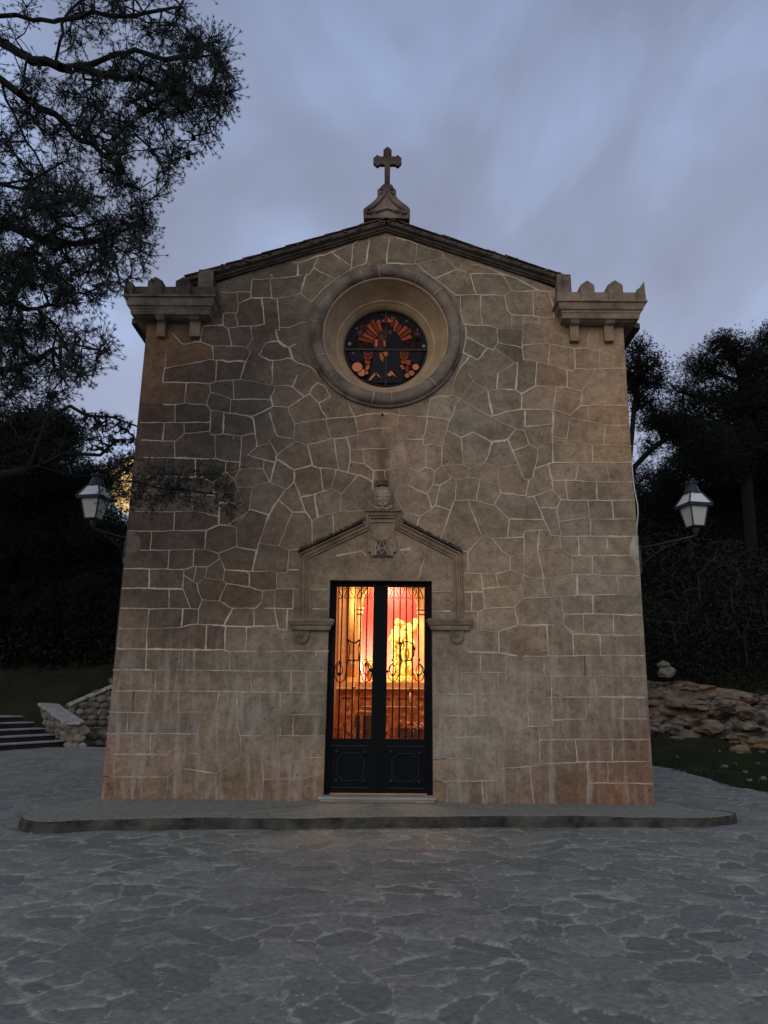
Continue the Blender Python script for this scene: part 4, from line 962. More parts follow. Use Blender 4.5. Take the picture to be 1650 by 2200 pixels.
lb.lathe([(GR-.02, -.04), (GR+.0, -.045), (GR+.002, .02), (GR-.02, .02), (GR-.02, -.04)], (gc[0], YG, gc[2]), 'Y', 64)
lb.build('window_bars', M['blackiron'], rose)
# drain hole and little hooks
dh = MB()
p = P(821, 891); dh.lathe([(.001, -.018), (.02, -.018), (.022, .0)], (p[0], 0, p[2]), 'Y', 12); dh.build('drain_hole', M['blackiron'], chapel)
for px, py in ((705, 881), (969, 878), (503, 943), (1162, 936)):
    hk = MB(); p = P(px, py); hk.tube([(p[0], .02, p[2]+.02), (p[0], -.05, p[2]+.02), (p[0], -.06, p[2]-.01), (p[0], -.05, p[2]-.03)], .006, 6); hk.build('wall_hook', M['cable'] if px in (503, 1162) else M['blackiron'], chapel)

# ---------------------------------------------------------------- door surround
def sweep2d(path, prof, y0=0.0):
    """sweep (offset, protrusion) profile along an open polyline in the facade plane, mitred"""
    pts = [Vector((a, c)) for a, c in path]; v = []; f = []; m_ = len(prof)
    for i, p in enumerate(pts):
        t0 = (pts[i]-pts[i-1]).normalized() if i else (pts[1]-pts[0]).normalized()
        t1 = (pts[i+1]-pts[i]).normalized() if i < len(pts)-1 else t0
        n0, n1 = Vector((-t0.y, t0.x)), Vector((-t1.y, t1.x)); mt = (n0+n1).normalized(); k = 1/max(.3, mt.dot(n0))
        for o_, pr in prof: q = p + mt*o_*k; v.append((q.x, y0-pr, q.y))
    for i in range(len(pts)-1):
        for k in range(m_-1): f.append((i*m_+k, i*m_+k+1, (i+1)*m_+k+1, (i+1)*m_+k))
    f.append(tuple(range(m_))); f.append(tuple(range(len(pts)*m_-1, (len(pts)-1)*m_-1, -1)))
    return v, f
pp = lambda l: [(P(x, y)[0], P(x, y)[2]) for x, y in l]
hood = pp([(652,1330),(653,1197),(789,1133),(789,1107),(856,1107),(857,1133),(981,1196),(985,1330)])
hm = MB()
prof = [(.066, -.01), (.066, .06), (.058, .075), (.046, .07), (.036, .035), (.018, .03), (.004, .05), (-.008, .045), (-.024, .018), (-.032, .03), (-.044, .035), (-.052, .02), (-.052, -.01)]
v, f = sweep2d(hood, prof); hm.add([(a, b_*1.15 if b_ < 0 else b_, c) for a, b_, c in v], f)
hm.build('hood_mould', M['carved'], chapel)
# lichen-dark weathering slab on the sloping parts
for seg in ([(644,1192),(785,1126)], [(862,1127),(990,1192)]):
    wb_ = MB(); q = pp(seg); v, f = sweep2d(q, [(.036, -.01), (.036, .095), (.052, .10), (.062, .06), (.064, -.01)] ); wb_.add(v, f)
    rr_ = random.Random(5)
    for k in range(60):
        t = rr_.random(); x = q[0][0]+(q[1][0]-q[0][0])*t; z = q[0][1]+(q[1][1]-q[0][1])*t
        wb_.blob((x, -.03-rr_.random()*.06, z+.075), rr_.uniform(.008, .02), k, 1, .5, 1.5, 0, True, (1.4, 1, .7))
    wb_.build('hood_weathering', M['darkstone'], chapel)
# inner raised frame of the top block
ib = MB(); v, f = sweep2d(pp([(794,1160),(794,1121),(847,1121),(847,1160)]), [(.012, -.01), (.012, .028), (-.012, .028), (-.012, -.01)]); ib.add(v, f); ib.build('hood_inner_frame', M['carved'], chapel)
# imposts with moulded profile and rosette corbels
for (xa, xb, s_) in ((620, 716, 0), (919, 1016, 1)):
    im = MB(); x0, x1 = P(xa, 1335, -.12)[0], P(xb, 1335, -.12)[0]
    z = lambda y: P(xa, y, -.1)[2] - .0
    im.stack(x0, x1, -.13, .02, [(z(1353), .055), (z(1349), .04), (z(1345), .035), (z(1341), .01), (z(1337), .0), (z(1334), -.012), (z(1331), -.012), (z(1328), .03)])
    im.build('impost', M['parapet'], chapel, bevel=.004)
    cx = 649 if s_ == 0 else 981
    cm = MB(); p = P(cx, 1366)
    w = .10
    prof = [(-w, .10), (w, .10), (w, 0), (w*.85, -.06), (w*.5, -.10), (0, -.115), (-w*.5, -.10), (-w*.85, -.06), (-w, 0)]
    cm.quadbox([(p[0]+a, p[2]+c) for a, c in prof][::-1], -.05, .02)
    for k in range(15):
        a = R(200 + k*140/14); a = math.pi + math.pi*k/14
        cm.blob((p[0] + .078*math.cos(a), -.054, p[2] - .01 + .082*math.sin(a)), .0105, k, 1, .1)
    cm.lathe([(.0, -.075), (.03, -.07), (.05, -.052)], (p[0], 0, p[2]+.01), 'Y', 16)
    cm.build('rosette_corbel', M['weathered'], chapel, bevel=.004)
# monogram block: letters A over M with crown, on a cross-shaped stone
mb_ = MB(); q = lambda X, Y_: (P(620 + X/3.929, 980 + Y_/3.929)[0], P(620 + X/3.929, 980 + Y_/3.929)[2])
mb_.quadbox([q(*a) for a in [(695,850),(695,815),(668,812),(668,705),(705,700),(705,665),(860,665),(862,700),(912,705),(912,812),(885,815),(885,850)]], -.05, .02)
mb_.build('monogram_block', M['carved'], chapel, bevel=.008)
M['reliefLit'] = simple('relief_lit_stone', (.34, .26, .19), .92, .3, 6, bs_=.4)  # paler copy of the carved stone: light on the relief put into its colour
rc_ = MB(); rc_.quadbox([q(*a) for a in [(728,845),(728,722),(850,722),(850,845)]], -.053, -.04); rc_.build('monogram_shade', M['darkstone'], chapel)  # dark plate behind the letters: shade of the recess painted in
mg = MB()
def bar2(pts, r, y): mg.tube([(q(*a)[0], y-.004, q(*a)[1]) for a in pts], r*1.1, 6, smooth=False)
bar2([(735,835),(735,735)], .012, -.056); bar2([(840,835),(840,735)], .012, -.056)
bar2([(735,735),(788,832),(840,735)], .011, -.058); bar2([(720,835),(752,835)], .009, -.057); bar2([(825,835),(856,835)], .009, -.057); bar2([(722,735),(748,735)], .009, -.057); bar2([(828,735),(852,735)], .009, -.057)
bar2([(748,815),(788,715),(828,815)], .011, -.064); bar2([(765,785),(811,785)], .009, -.063); bar2([(775,712),(800,712)], .008, -.063)
bar2([(722,690),(745,703),(788,708),(830,703),(852,690)], .009, -.056)
bar2([(722,690),(730,672)], .008, -.056); bar2([(852,690),(845,672)], .008, -.056); bar2([(788,706),(788,688)], .008, -.056)
for X in (685, 878): bar2([(X-8,750),(X+8,760),(X-8,770)], .006, -.054)
mg.build('monogram', M['reliefLit'], chapel)
# crest above the hood: crowned oval shield with leaf scrolls
cs = MB(); c0 = q(793, 345)
cs.quadbox([q(*a) for a in [(700,465),(698,420),(705,300),(735,262),(850,262),(880,300),(888,420),(890,465)]], -.035, .02)
cs.build('crest_backing', M['weathered'], chapel, bevel=.008)
sh = MB()
rx, rz = (q(860, 0)[0]-q(726, 0)[0])/2, (q(0, 262)[1]-q(0, 428)[1])/2
N = 28
for k, (r, y) in enumerate(((1.0, -.04), (.98, -.06), (.9, -.062), (.86, -.05), (.5, -.062), (.01, -.066))): pass
rings = [(1.0, -.036), (.99, -.06), (.93, -.066), (.86, -.056), (.84, -.05), (.55, -.062), (.02, -.068)]
v = []; f = []
for r, y in rings: v += [(c0[0]+rx*r*math.cos(t), y, c0[1]+rz*r*math.sin(t)) for t in np.linspace(0, 2*math.pi, N, endpoint=False)]
for i in range(len(rings)-1):
    for k in range(N): f.append((i*N+k, i*N+(k+1) % N, (i+1)*N+(k+1) % N, (i+1)*N+k))
sh.add(v, f, 0, True)
sh.tube([(c0[0], -.068, c0[1]-rz*.8), (c0[0], -.07, c0[1]+rz*.8)], .011, 6); sh.tube([(c0[0]-rx*.8, -.066, c0[1]), (c0[0]+rx*.8, -.066, c0[1])], .008, 6)
for a_ in (-1, 1):
    for k in range(4): sh.tube([(c0[0]+a_*rx*(.2+.16*k), -.064, c0[1]-rz*.55), (c0[0]+a_*rx*(.2+.16*k), -.064, c0[1]-rz*.15)], .004, 4)
    sh.tube([(c0[0]+a_*rx*.25, -.064, c0[1]+rz*.35), (c0[0]+a_*rx*.65, -.064, c0[1]+rz*.3)], .006, 4)
sh.build('shield', M['reliefLit'], chapel)
cw = MB()
for k in range(26):
    a = math.pi*1.05 + math.pi*.0 + (k/25)*math.pi*.9; 
for s_ in (-1, 1):
    for k in range(13):
        t = -0.9 + 1.8*k/12; cw.blob((c0[0] + s_*rx*1.17*math.cos(t), -.04, c0[1] + rz*1.1*math.sin(t)), .012, k, 1, .2)
    for k in range(4):
        cw.tube([(c0[0] + s_*.03, -.05, c0[1]-rz*1.28), (c0[0] + s_*(.06+.02*k), -.055, c0[1]-rz*(1.32-.05*k)), (c0[0] + s_*(.10+.016*k), -.05, c0[1]-rz*(1.2-.12*k))], [.012, .012, .004], 6)
cw.blob((c0[0], -.05, c0[1]-rz*1.2), .028, 4, 2, .2)
cw.build('crest_leaves', M['reliefLit'], chapel)
cn = MB(); k0 = q(788, 235)
cn.lathe([(.085, -.035), (.088, -.02), (.082, .0), (.09, .025), (.075, .04), (.0, .045)], (k0[0], -.035, k0[1]), 'Z', 16, sx=1, sy=.4)
for k in range(7): cn.blob((k0[0]-.08+k*.0267, -.05, k0[1]+.028+.012*math.sin(k*.52)), .016, k, 1, .2)
cn.build('crest_crown', M['darkstone'], chapel)

# ---------------------------------------------------------------- doorway: frame, two leaves with grilles
YD = .16
door = bpy.data.objects.new('double_door', None); link(door, chapel)
dx0, dx1 = door2[3][0]-.0, door2[2][0]+.0; dt0, dt1 = door2[0][0], door2[1][0]
zt = dz; zlo = ZB + .055
fb = MB()
def strip(l, y0, y1, m=0): fb.quadbox(l, y0, y1, m)
X = lambda x, y: P(x, y, YD)[0]; Z = lambda x, y: P(x, y, YD)[2]
mid = X(815, 1500)
# fixed frame
strip([(dx0-.01, zlo), (dx0+.075, zlo), (dt0+.06, zt), (dt0-.01, zt)], YD-.02, YD+.08)
strip([(dx1-.075, zlo), (dx1+.01, zlo), (dt1+.01, zt), (dt1-.06, zt)], YD-.02, YD+.08)
strip([(dt0+.061, Z(815,1259)+.0), (dt1-.061, Z(815,1259)), (dt1-.061, zt+.01), (dt0+.061, zt+.01)], YD-.019, YD+.079)
fb.build('door_frame', M['iron'], door, bevel=.004)
C2 = lambda a, c: (680 + a/6.111, 1230 + c/6.111)
def leaf(side):
    lf = MB()
    if side == 0: o0, o1, i0, i1 = dx0+.078, dt0+.062, mid-.004, mid-.004
    else: o0, o1, i0, i1 = dx1-.078, dt1-.062, mid+.004, mid+.004
    # opening edges in photo px
    if side == 0: tl, tr, bl, br = X(724,1262), X(803,1262), X(715,1586), X(797,1586)
    else: tl, tr, bl, br = X(834,1262), X(912,1262), X(829,1586), X(911,1586)
    zo, zu = Z(815,1261), Z(815,1587); ztop = Z(815,1259)-.004; zbt = zlo+.02
    def s4(l): lf.quadbox(l, YD, YD+.05)
    def xat(e, z): # outer / inner edges
        t = (z-zlo)/(zt-zlo); return (o0+(o1-o0)*t) if e else (i0+(i1-i0)*t)
    L = (lambda z: min(xat(1, z), xat(0, z))); Rr = (lambda z: max(xat(1, z), xat(0, z)))
    s4([(L(zbt), zbt), (bl-.002, zbt), (bl, zu), (tl, zo), (tl, ztop), (L(ztop), ztop)])
    s4([(br+.002, zbt), (Rr(zbt), zbt), (Rr(ztop), ztop), (tr, ztop), (tr, zo), (br, zu)])
    s4([(tl+.001, zo), (tr-.001, zo), (tr-.001, ztop), (tl+.001, ztop)]) if ztop > zo + .004 else None
    lf.quadbox([(bl-.03, zbt+.001), (br+.03, zbt+.001), (br+.03, zu-.001), (bl-.03, zu-.001)], YD+.003, YD+.047)
    root = lf.build('door_leaf', M['iron'], door, bevel=.004)
    if side == 0:
        as_ = MB(); as_.box(mid-.022, mid+.022, YD-.014, YD-.001, zbt, ztop); as_.build('meeting_strip', M['iron'], root, bevel=.004)
    # rails and panel moulding
    pm = MB()
    C3 = lambda a, c: (680 + a/6.111, 1460 + c/6.111)
    def mold(pts, r=.007, closed=True):
        pm.tube([(P(*C3(*a), YD)[0], YD-.004, P(*C3(*a), YD)[2]) for a in pts], r, 6, closed=closed, smooth=False)
    if side == 0:
        oct_ = [(330,962),(560,962),(578,1000),(620,1040),(618,1250),(575,1290),(555,1325),(330,1325),(310,1285),(275,1255),(278,1040),(312,1000)]
        rails = [[(190,868),(710,872)], [(180,1415),(690,1420)]]; studs = [(265,945),(632,958),(255,1330),(620,1330)]
    else:
        oct_ = [(1060,972),(1280,972),(1298,1005),(1340,1045),(1338,1265),(1300,1300),(1278,1335),(1055,1335),(1035,1300),(990,1260),(990,1040),(1035,1005)]
        rails = [[(910,876),(1430,880)], [(905,1425),(1420,1432)]]; studs = [(980,948),(1352,970),(980,1335),(1350,1345)]
    mold(oct_)
    for r_ in rails: mold(r_, .009, False)
    pm.build('panel_moulding', M['irontrim'], root)
    for s_ in studs:
        p = P(*C3(*s_), YD); sm = MB(); sm.lathe([(0, -.05), (.016, -.046), (.028, -.03), (.033, -.012), (.042, -.004), (.043, .0)], (p[0], YD, p[2]), 'Y', 18); sm.build('boss', M['irontrim'], root)
    # grille
    g_ = MB(); YB = YD+.02
    V3 = lambda a, c: (P(*C2(a, c), YB)[0], YB, P(*C2(a, c), YB)[2])
    tops, bots = ([345,425,508,590,670], [300,385,470,555,640]) if side == 0 else ([1018,1100,1180,1265,1342], [1000,1088,1175,1255,1342])
    for a, c in zip(tops, bots):
        c2 = a + (c-a)*(2180-190)/(1650-190); g_.tube([V3(a, 190), V3(c2, 2180)], .0098, 6)
        for yy in (205, 325): t_ = (yy-190)/1460; g_.blob(V3(a+(c-a)*t_, yy), .014, a, 1, .05)
        for yy in (2070,): g_.blob(V3(a+(c-a)*(yy-190)/1460, yy), .016, a, 1, .05)
    def cur(pts, r=.007): g_.tube([V3(*a) for a in pts], r, 6)
    edges_ = [275] + tops + [740] if side == 0 else [948] + tops + [1418]
    def scr(x0, x1, y0, y1, flip):
        SR = .0058
        cx = (x0+x1)/2; w = (x1-x0)*.36
        top = [(cx + flip*w*math.cos(a)*.8 - 0, y0+18 + 20*math.sin(a)) for a in np.linspace(R(20), R(-230), 9)]
        bot = [(cx - flip*w*math.cos(a)*.8, y1-22 - 22*math.sin(a)) for a in np.linspace(R(20), R(-230), 9)]
        cur(top + [(cx - flip*w, (y0+y1)/2 - 10)][:0] + [], SR); cur(bot, SR)
        cur([top[-1], (cx + 0, (y0+y1)/2), bot[-1]], SR)
    for i in range(6):
        f_ = 1 if (i % 2 == side) else -1
        scr(edges_[i]+8, edges_[i+1]-8, 205, 345, f_)
        sh_ = -45 if side == 0 else -14
        if side == 0: scr(edges_[i]+8+sh_*1.3, edges_[i+1]-8+sh_*1.3, 2050, 2170, f_)
        else: scr(edges_[i]+8+sh_, edges_[i+1]-8+sh_, 2050, 2170, f_)
    el = lambda cx, cy, rx_, ry_: [(cx+rx_*math.sin(t), cy+ry_*math.cos(t)) for t in np.linspace(0, 2*math.pi, 17)]
    if side == 0:
        cur([(415,875),(440,902),(470,918),(500,925),(540,905),(578,875)], .012); cur([(420,1152),(460,1155),(487,1165),(520,1152),(555,1152)], .009); g_.blob(V3(487,1150), .02, 2, 1, .3)
        cur([(418,890),(438,1000),(425,1130),(395,1240),(388,1320),(370,1395),(335,1435),(300,1445),(262,1415),(240,1360),(236,1290),(255,1210),(300,1170),(320,1130)])
        cur([(570,890),(548,1000),(553,1130),(575,1260),(585,1330),(605,1400),(640,1440),(680,1430),(715,1395),(728,1320),(715,1240),(680,1190),(655,1150)])
        cur(el(302,1275,42,68)); cur(el(652,1275,38,68)); g_.blob(V3(300,1335), .028, 1, 2, .3); g_.blob(V3(720,1280), .03, 1, 2, .3); g_.blob(V3(312,1190), .022, 1, 1, .3); g_.blob(V3(652,1195), .022, 1, 1, .3)
    else:
        cur([(1000,1130),(1010,1180),(960,1230),(935,1300),(945,1380),(1000,1445),(1060,1400),(1098,1290),(1110,1150),(1095,1000),(1095,930)]); cur(el(1000,1280,40,68))
        cur([(1350,1130),(1345,1190),(1395,1240),(1415,1310),(1400,1390),(1350,1445),(1295,1400),(1262,1290),(1252,1150)]); cur(el(1348,1280,40,68))
        cur([(1090,935),(1110,975),(1130,920),(1180,903),(1230,915),(1265,955),(1288,1005),(1275,1090),(1245,1145),(1180,1165),(1120,1160),(1100,1100),(1105,1000),(1095,940)], .009); g_.blob(V3(1285,1005), .022, 1, 1, .3); g_.blob(V3(1098,930), .026, 1, 1, .3)
        for a in ((935,1300),(1415,1310),(1000,1350),(1335,1350)): g_.blob(V3(*a), .024, 1, 1, .3)
        g_.blob(V3(1000,1150), .02, 1, 1, .3); g_.blob(V3(1350,1150), .02, 1, 1, .3); g_.blob(V3(1180,1165), .018, 1, 1, .3)
    g_.build('grille', M['blackiron'], root)
    if side == 0:
        for yy in (1513, 1548, 1427):
            hb = MB(); p = P(810, yy, YD); hb.lathe([(0, -.02), (.012, -.018), (.014, 0)], (p[0], YD, p[2]), 'Y', 10); hb.build('lock_stud', M['iron'], root)
leaf(0); leaf(1)
# threshold step
th = MB(); th.stack(P(683, 1722, -.12)[0], P(937, 1722, -.12)[0], -.13, .30, [(ZB-.01, .02), (ZB+.02, .02), (ZB+.022, .0), (ZB+.05, .0), (ZB+.056, .01)]); th.build('threshold', M['step'], chapel, bevel=.006)

# ---------------------------------------------------------------- inside of the chapel, seen through the grille
YI = 5.6
room = MB()
x0, x1 = XL[0]+.46, XR[0]-.46
room.box(x0, x1, .45, DEPTH-.41, .10, .145)                       # floor
room.build('nave_floor', M['marble'], chapel)
I = lambda x, y, Y=YI: P(x, y, Y)
ce = MB(); ce.box(x0, x1, .45, DEPTH-.41, 6.0, 6.1); ce.build('nave_ceiling', M['interior'], chapel)
for a_, b_ in ((x0, x0+.03), (x1-.03, x1)):
    lin_ = MB(); lin_.box(a_, b_, .46, DEPTH-.41, .15, 5.99); lin_.build('nave_plaster', M['interior'], chapel)
# sanctuary wall with arched niche
ret = bpy.data.objects.new('sanctuary_wall', None); link(ret, chapel)
cxn = I(838, 1322)[0]; spr = I(838, 1309)[2]; rn = I(899, 1322)[0]-cxn; zb_ = I(838, 1468)[2]
sw = MB()
sw.quadbox([(x0+.04, .15), (cxn-rn, .15), (cxn-rn, 5.98), (x0+.04, 5.98)], YI, YI+.5)
sw.quadbox([(cxn+rn, .15), (x1-.04, .15), (x1-.04, 5.98), (cxn+rn, 5.98)], YI, YI+.5)
sw.quadbox([(cxn-rn+.001, .15), (cxn+rn-.001, .15), (cxn+rn-.001, zb_), (cxn-rn+.001, zb_)], YI+.002, YI+.5)
aa = np.linspace(0, math.pi, 21)
for a, c in zip(aa, aa[1:]):
    sw.quadbox([(cxn+rn*math.cos(a), spr+rn*math.sin(a)), (cxn+rn*math.cos(a), 5.97), (cxn+rn*math.cos(c), 5.97), (cxn+rn*math.cos(c), spr+rn*math.sin(c))], YI+.001, YI+.499)
sw.build('plaster_wall', M['interior'], ret)
nb = MB(); yb0, yb1 = YI+.501, YI+1.05
nb.box(cxn-rn-.5, cxn+rn+.5, yb1, yb1+.05, zb_-.3, 5.9)
nb.box(cxn-rn-.1, cxn-rn-.05, yb0, yb1-.001, zb_-.3, 5.9); nb.box(cxn+rn+.05, cxn+rn+.1, yb0, yb1-.001, zb_-.3, 5.9)
nb.box(cxn-rn-.049, cxn+rn+.049, yb0, yb1-.001, zb_-.3, zb_-.001); nb.box(cxn-rn-.049, cxn+rn+.049, yb0, yb1-.001, spr+rn+.1, spr+rn+.2)
nb.build('niche_lining', M['redwall'], ret)
ar = MB()
for rad, th_, yy in ((rn+.015, .028, -.03), (rn+.10, .022, -.035), (rn+.19, .035, -.03)):
    ar.tube([(cxn+rad*math.cos(a), YI+yy, spr+rad*math.sin(a)) for a in np.linspace(0, math.pi, 33)], th_, 8)
ar.build('arch_moulding', M['gilt'], ret)
for s_ in (-1, 1):
    pl = MB()
    xp = cxn + s_*(rn+.10)
    pl.box(xp-.10, xp+.10, YI-.06, YI, zb_, spr-.06)
    pl.box(xp-.14, xp+.14, YI-.09, YI, spr-.10, spr-.06); pl.box(xp-.12, xp+.12, YI-.075, YI, spr-.06, spr-.01); pl.box(xp-.15, xp+.15, YI-.10, YI, spr-.01, spr+.03)
    pl.build('niche_pilaster', M['marble_l'], ret)
# fluted column left
co_ = MB(); cxx = I(755, 1400, YI-.3)[0]; cz0, cz1 = I(755, 1468, YI-.3)[2], I(755, 1258, YI-.3)[2]+.25
for k in range(12):
    a = 2*math.pi*k/12; co_.tube([(cxx+.075*math.cos(a), YI-.3+.075*math.sin(a), cz0+.12), (cxx+.068*math.cos(a), YI-.3+.068*math.sin(a), cz1-.25)], .017, 6)
co_.lathe([(.07, .1), (.065, cz1-cz0-.2)], (cxx, YI-.3, cz0), 'Z', 16)
co_.lathe([(.13, 0), (.13, .04), (.10, .06), (.115, .09), (.09, .12)], (cxx, YI-.3, cz0), 'Z', 20)
co_.lathe([(.07, -.28), (.09, -.24), (.085, -.18), (.12, -.06), (.13, 0)], (cxx, YI-.3, cz1), 'Z', 20)
co_.build('fluted_column', M['gilt'], ret)
wp = MB(); xa_ = I(733, 1400, YI-.15)[0]; wp.box(xa_-.06, xa_+.09, YI-.15, YI, .15, 5.9); wp.build('wall_pilaster', M['marble_l'], ret)
# altar
al = empty('altar', (cxn, YI-.5, .15), 'brown marble altar with carved front beneath the gilded statue', 'altar')
ab = MB(); yA = YI-.75
ax0, ax1 = I(727, 1500, yA)[0], I(925, 1500, yA)[0]
z1_, z2_ = I(838, 1480, yA)[2], I(838, 1466, yA)[2]
ab.box(ax0, ax1, yA, YI-.01, .15, z1_-.03); ab.build('altar_body', M['marble'], al)
at_ = MB(); at_.stack(ax0-.05, ax1+.05, yA-.06, YI-.011, [(z1_-.028, .03), (z1_, .0), (z1_+.02, .01), (z2_, .01)]); at_.build('altar_top', M['marble_l'], al)
ap = MB()
for k in range(5):
    xk = ax0 + (ax1-ax0)*(k+.5)/5; hw = (ax1-ax0)/10*.72
    v, f = sweep2d([(xk-hw, .5), (xk-hw, z1_-.16), (xk+hw, z1_-.16), (xk+hw, .5), (xk-hw, .5)], [(.015, 0), (.012, .02), (-.012, .02), (-.015, 0)], yA); ap.add(v, f)
    for j in range(5): ap.blob((xk + .05*math.sin(j*2.3), yA-.002, z1_-.35-.16*j), .045, j+k, 2, .6, 2.2, 0, True, (1, .25, 1.5))
ap.build('altar_carving', M['marble'], al)
# statue group on its plinth
st = empty('statue', (I(865, 1455)[0], YI+.15, I(865, 1466)[2]), 'floodlit gilded statue of robed figures on a leafy plinth in the red niche', 'statue')
sb = MB(); yS = YI+.15
K = lambda X, Y_, d=0: Vector((P(*C2(X, Y_), yS)[0], yS+d, P(*C2(X, Y_), yS)[2]))
sb.tube([K(1062,1360), K(1060,1200), K(1055,1050), K(1058,900), K(1055,760), K(1058,700)], [.15, .13, .10, .12, .12, .04], 14)
sb.tube([K(1180,1360,.05), K(1170,1250,.05), K(1185,1050,.05), K(1195,880,.05), K(1200,760,.05), K(1205,700,.05)], [.20, .17, .13, .15, .13, .05], 14)
sb.blob(K(1062,655,-.02), .074, 2, 3, .10, 2, 0, True, (.85, 1, 1.15)); sb.blob(K(1150,735,-.08), .06, 5, 3, .12, 2); sb.blob(K(1215,700,.03), .068, 5, 3, .12, 2)
sb.tube([K(1075,690), K(1110,660,-.05), K(1150,690,-.08)], [.05, .06, .05], 10)
sb.tube([K(1205,790,.02), K(1255,770), K(1290,720), K(1300,665)], [.09, .08, .065, .05], 10); sb.blob(K(1300,660), .075, 8, 2, .35, 2, 0, True, (1, .8, 1.4))
sb.tube([K(1030,800), K(985,850), K(965,880), K(985,860,-.05)], [.06, .05, .035, .03], 8)
sb.tube([K(1140,780,-.1), K(1135,850,-.13), K(1150,930,-.12)], [.07, .08, .05], 10)
sb.tube([K(1215,880,-.05), K(1260,980), K(1240,1060)], [.09, .10, .05], 10)
sr = random.Random(2)
for k in range(46):                              # drapery folds
    X = sr.uniform(1015, 1250); Y_ = sr.uniform(820, 1250); l = sr.uniform(80, 190); dx_ = sr.uniform(-28, 28)
    dd = -.13 if X < 1110 else -.17
    sb.tube([K(X, Y_, dd+.02), K(X+dx_*.5, Y_+l*.5, dd-.02), K(X+dx_, min(1350, Y_+l), dd+.02)], [.01, .032, .012], 6)
sb.build('robed_figures', M['statue'], st)
ps = MB(); x_a, x_b = K(945,1400)[0], K(1262,1400)[0]; zt_, zb2 = K(1100,1370)[2], K(1100,1468)[2]
ps.stack(x_a, x_b, yS-.35, yS+.25, [(zb2, .0), (zb2+.05, .0), (zb2+.07, .03), (zt_-.05, .03), (zt_-.03, .0), (zt_, .0)])
for k in range(60): ps.blob((sr.uniform(x_a, x_b), yS-.36, sr.uniform(zb2+.03, zt_-.02)), sr.uniform(.02, .05), k, 1, .5, 2)
ps.build('leafy_plinth', M['statue'], st)
# vases and ornaments beside it
def vase(X, Y_, s=1., label=''):
    e_ = empty('flower_vase', K(X, Y_), label, 'vase', 'vases on the altar'); c = K(X, Y_, -.45)
    e_.location = c
    a = MB(); a.lathe([(.0, 0), (.05*s, 0), (.035*s, .03), (.06*s, .10*s), (.045*s, .16*s), (.055*s, .19*s)], c, 'Z', 16); a.build('vase_body', M['brass'], e_)
    a = MB()
    for k in range(26):
        a.blob((c[0]+sr.gauss(0, .06)*s, c[1]+sr.gauss(0, .05)*s, c[2]+.26*s+abs(sr.gauss(0, .07))*s), sr.uniform(.018, .035), k, 1, .4)
    a.tube([c + Vector((0, 0, .12*s)), c + Vector((0, 0, .30*s))], .05*s, 8)
    a.build('bouquet', M['statue'], e_)
vase(700, 1440, 1.2, 'gold vase of flowers on the altar left of the statue'); vase(1312, 1440, .55, 'small gold vase on the altar right of the statue')
# celebration table in front
YT = 3.2
T = lambda X, Y_, Y=YT: P(680 + X/6.111, 1460 + Y_/6.111, Y)
tb = empty('altar_table', (T(1000, 400)[0], YT, .15), 'plain wooden altar table standing in front of the marble altar', 'table')
a = MB(); a.box(T(590,355)[0], T(1330,355)[0], YT, YT+.7, T(900,440)[2], T(900,355)[2]); a.build('table_top', M['marble'], tb, bevel=.01)
for X in (600, 1315):
    a = MB(); a.box(T(X,400)[0]-.035, T(X,400)[0]+.035, YT+.03, YT+.10, .147, T(900,441)[2]); a.build('leg', M['wood_l'], tb, bevel=.006)
for X in (600, 1315):
    a = MB(); a.box(T(X,400)[0]-.035, T(X,400)[0]+.035, YT+.58, YT+.65, .147, T(900,441)[2]); a.build('leg', M['wood_l'], tb, bevel=.006)
YK = 2.0
T2 = lambda X, Y_: P(680 + X/6.111, 1460 + Y_/6.111, YK)
ln = empty('lectern', (T2(560, 600)[0], YK, .15), 'honey wooden lectern with curved edge left inside the doorway', 'lectern')
a = MB(); a.tube([T2(480,640), T2(482,520), T2(500,460), T2(530,430), T2(590,425), T2(720,438)], .028, 8); a.tube([T2(590,470), T2(592,640)], .022, 8)
a.box(T2(470,640)[0], T2(520,640)[0], YK-.05, YK+.3, .147, T2(500,630)[2]); a.box(T2(580,640)[0]-.01, T2(605,640)[0], YK-.05, YK+.3, .147, T2(590,630)[2]); a.build('lectern_frame', M['wood_l'], ln)
a = MB(); a.box(T2(500,640)[0], T2(720,640)[0], YK+.05, YK+.08, .3, T2(590,470)[2]); a.build('lectern_panel', M['wood'], ln)
# tall candle stand, crucifix, chairs, flowers
cs_ = empty('candle_stand', (T(488, 600)[0], YT, .15), 'tall brass candle stand inside left of the table', 'candle stand')
a = MB(); a.tube([T(480,560), T(484,300), T(488,100)], .017, 8); a.lathe([(.0, 0), (.09, .0), (.09, .02), (.02, .05)], (T(480,600)[0], YT, .146), 'Z', 16); a.tube([(T(480,560)[0], YT, .16), T(480,555)], .017, 8); a.lathe([(.02, 0), (.06, .03), (.02, .05)], T(488,120), 'Z', 12); a.build('stand', M['brass'], cs_)
a = MB(); a.tube([T(488,110), T(490,45)], .022, 8); a.build('candle', M['wax'], cs_)
cf = empty('crucifix', T(1235, 355) + Vector((0, .2, 0)), 'small dark crucifix with pale figure standing on the wooden table', 'crucifix')
a = MB(); c = T(1235, 352) + Vector((0, .2, 0)); a.box(c[0]-.012, c[0]+.012, c[1]-.01, c[1]+.01, c[2], c[2]+.34); a.box(c[0]-.09, c[0]+.09, c[1]-.009, c[1]+.009, c[2]+.22, c[2]+.245); a.lathe([(0,0),(.06, 0), (.05, .02), (.015, .03)], c, 'Z', 12); a.build('cross', M['wood'], cf)
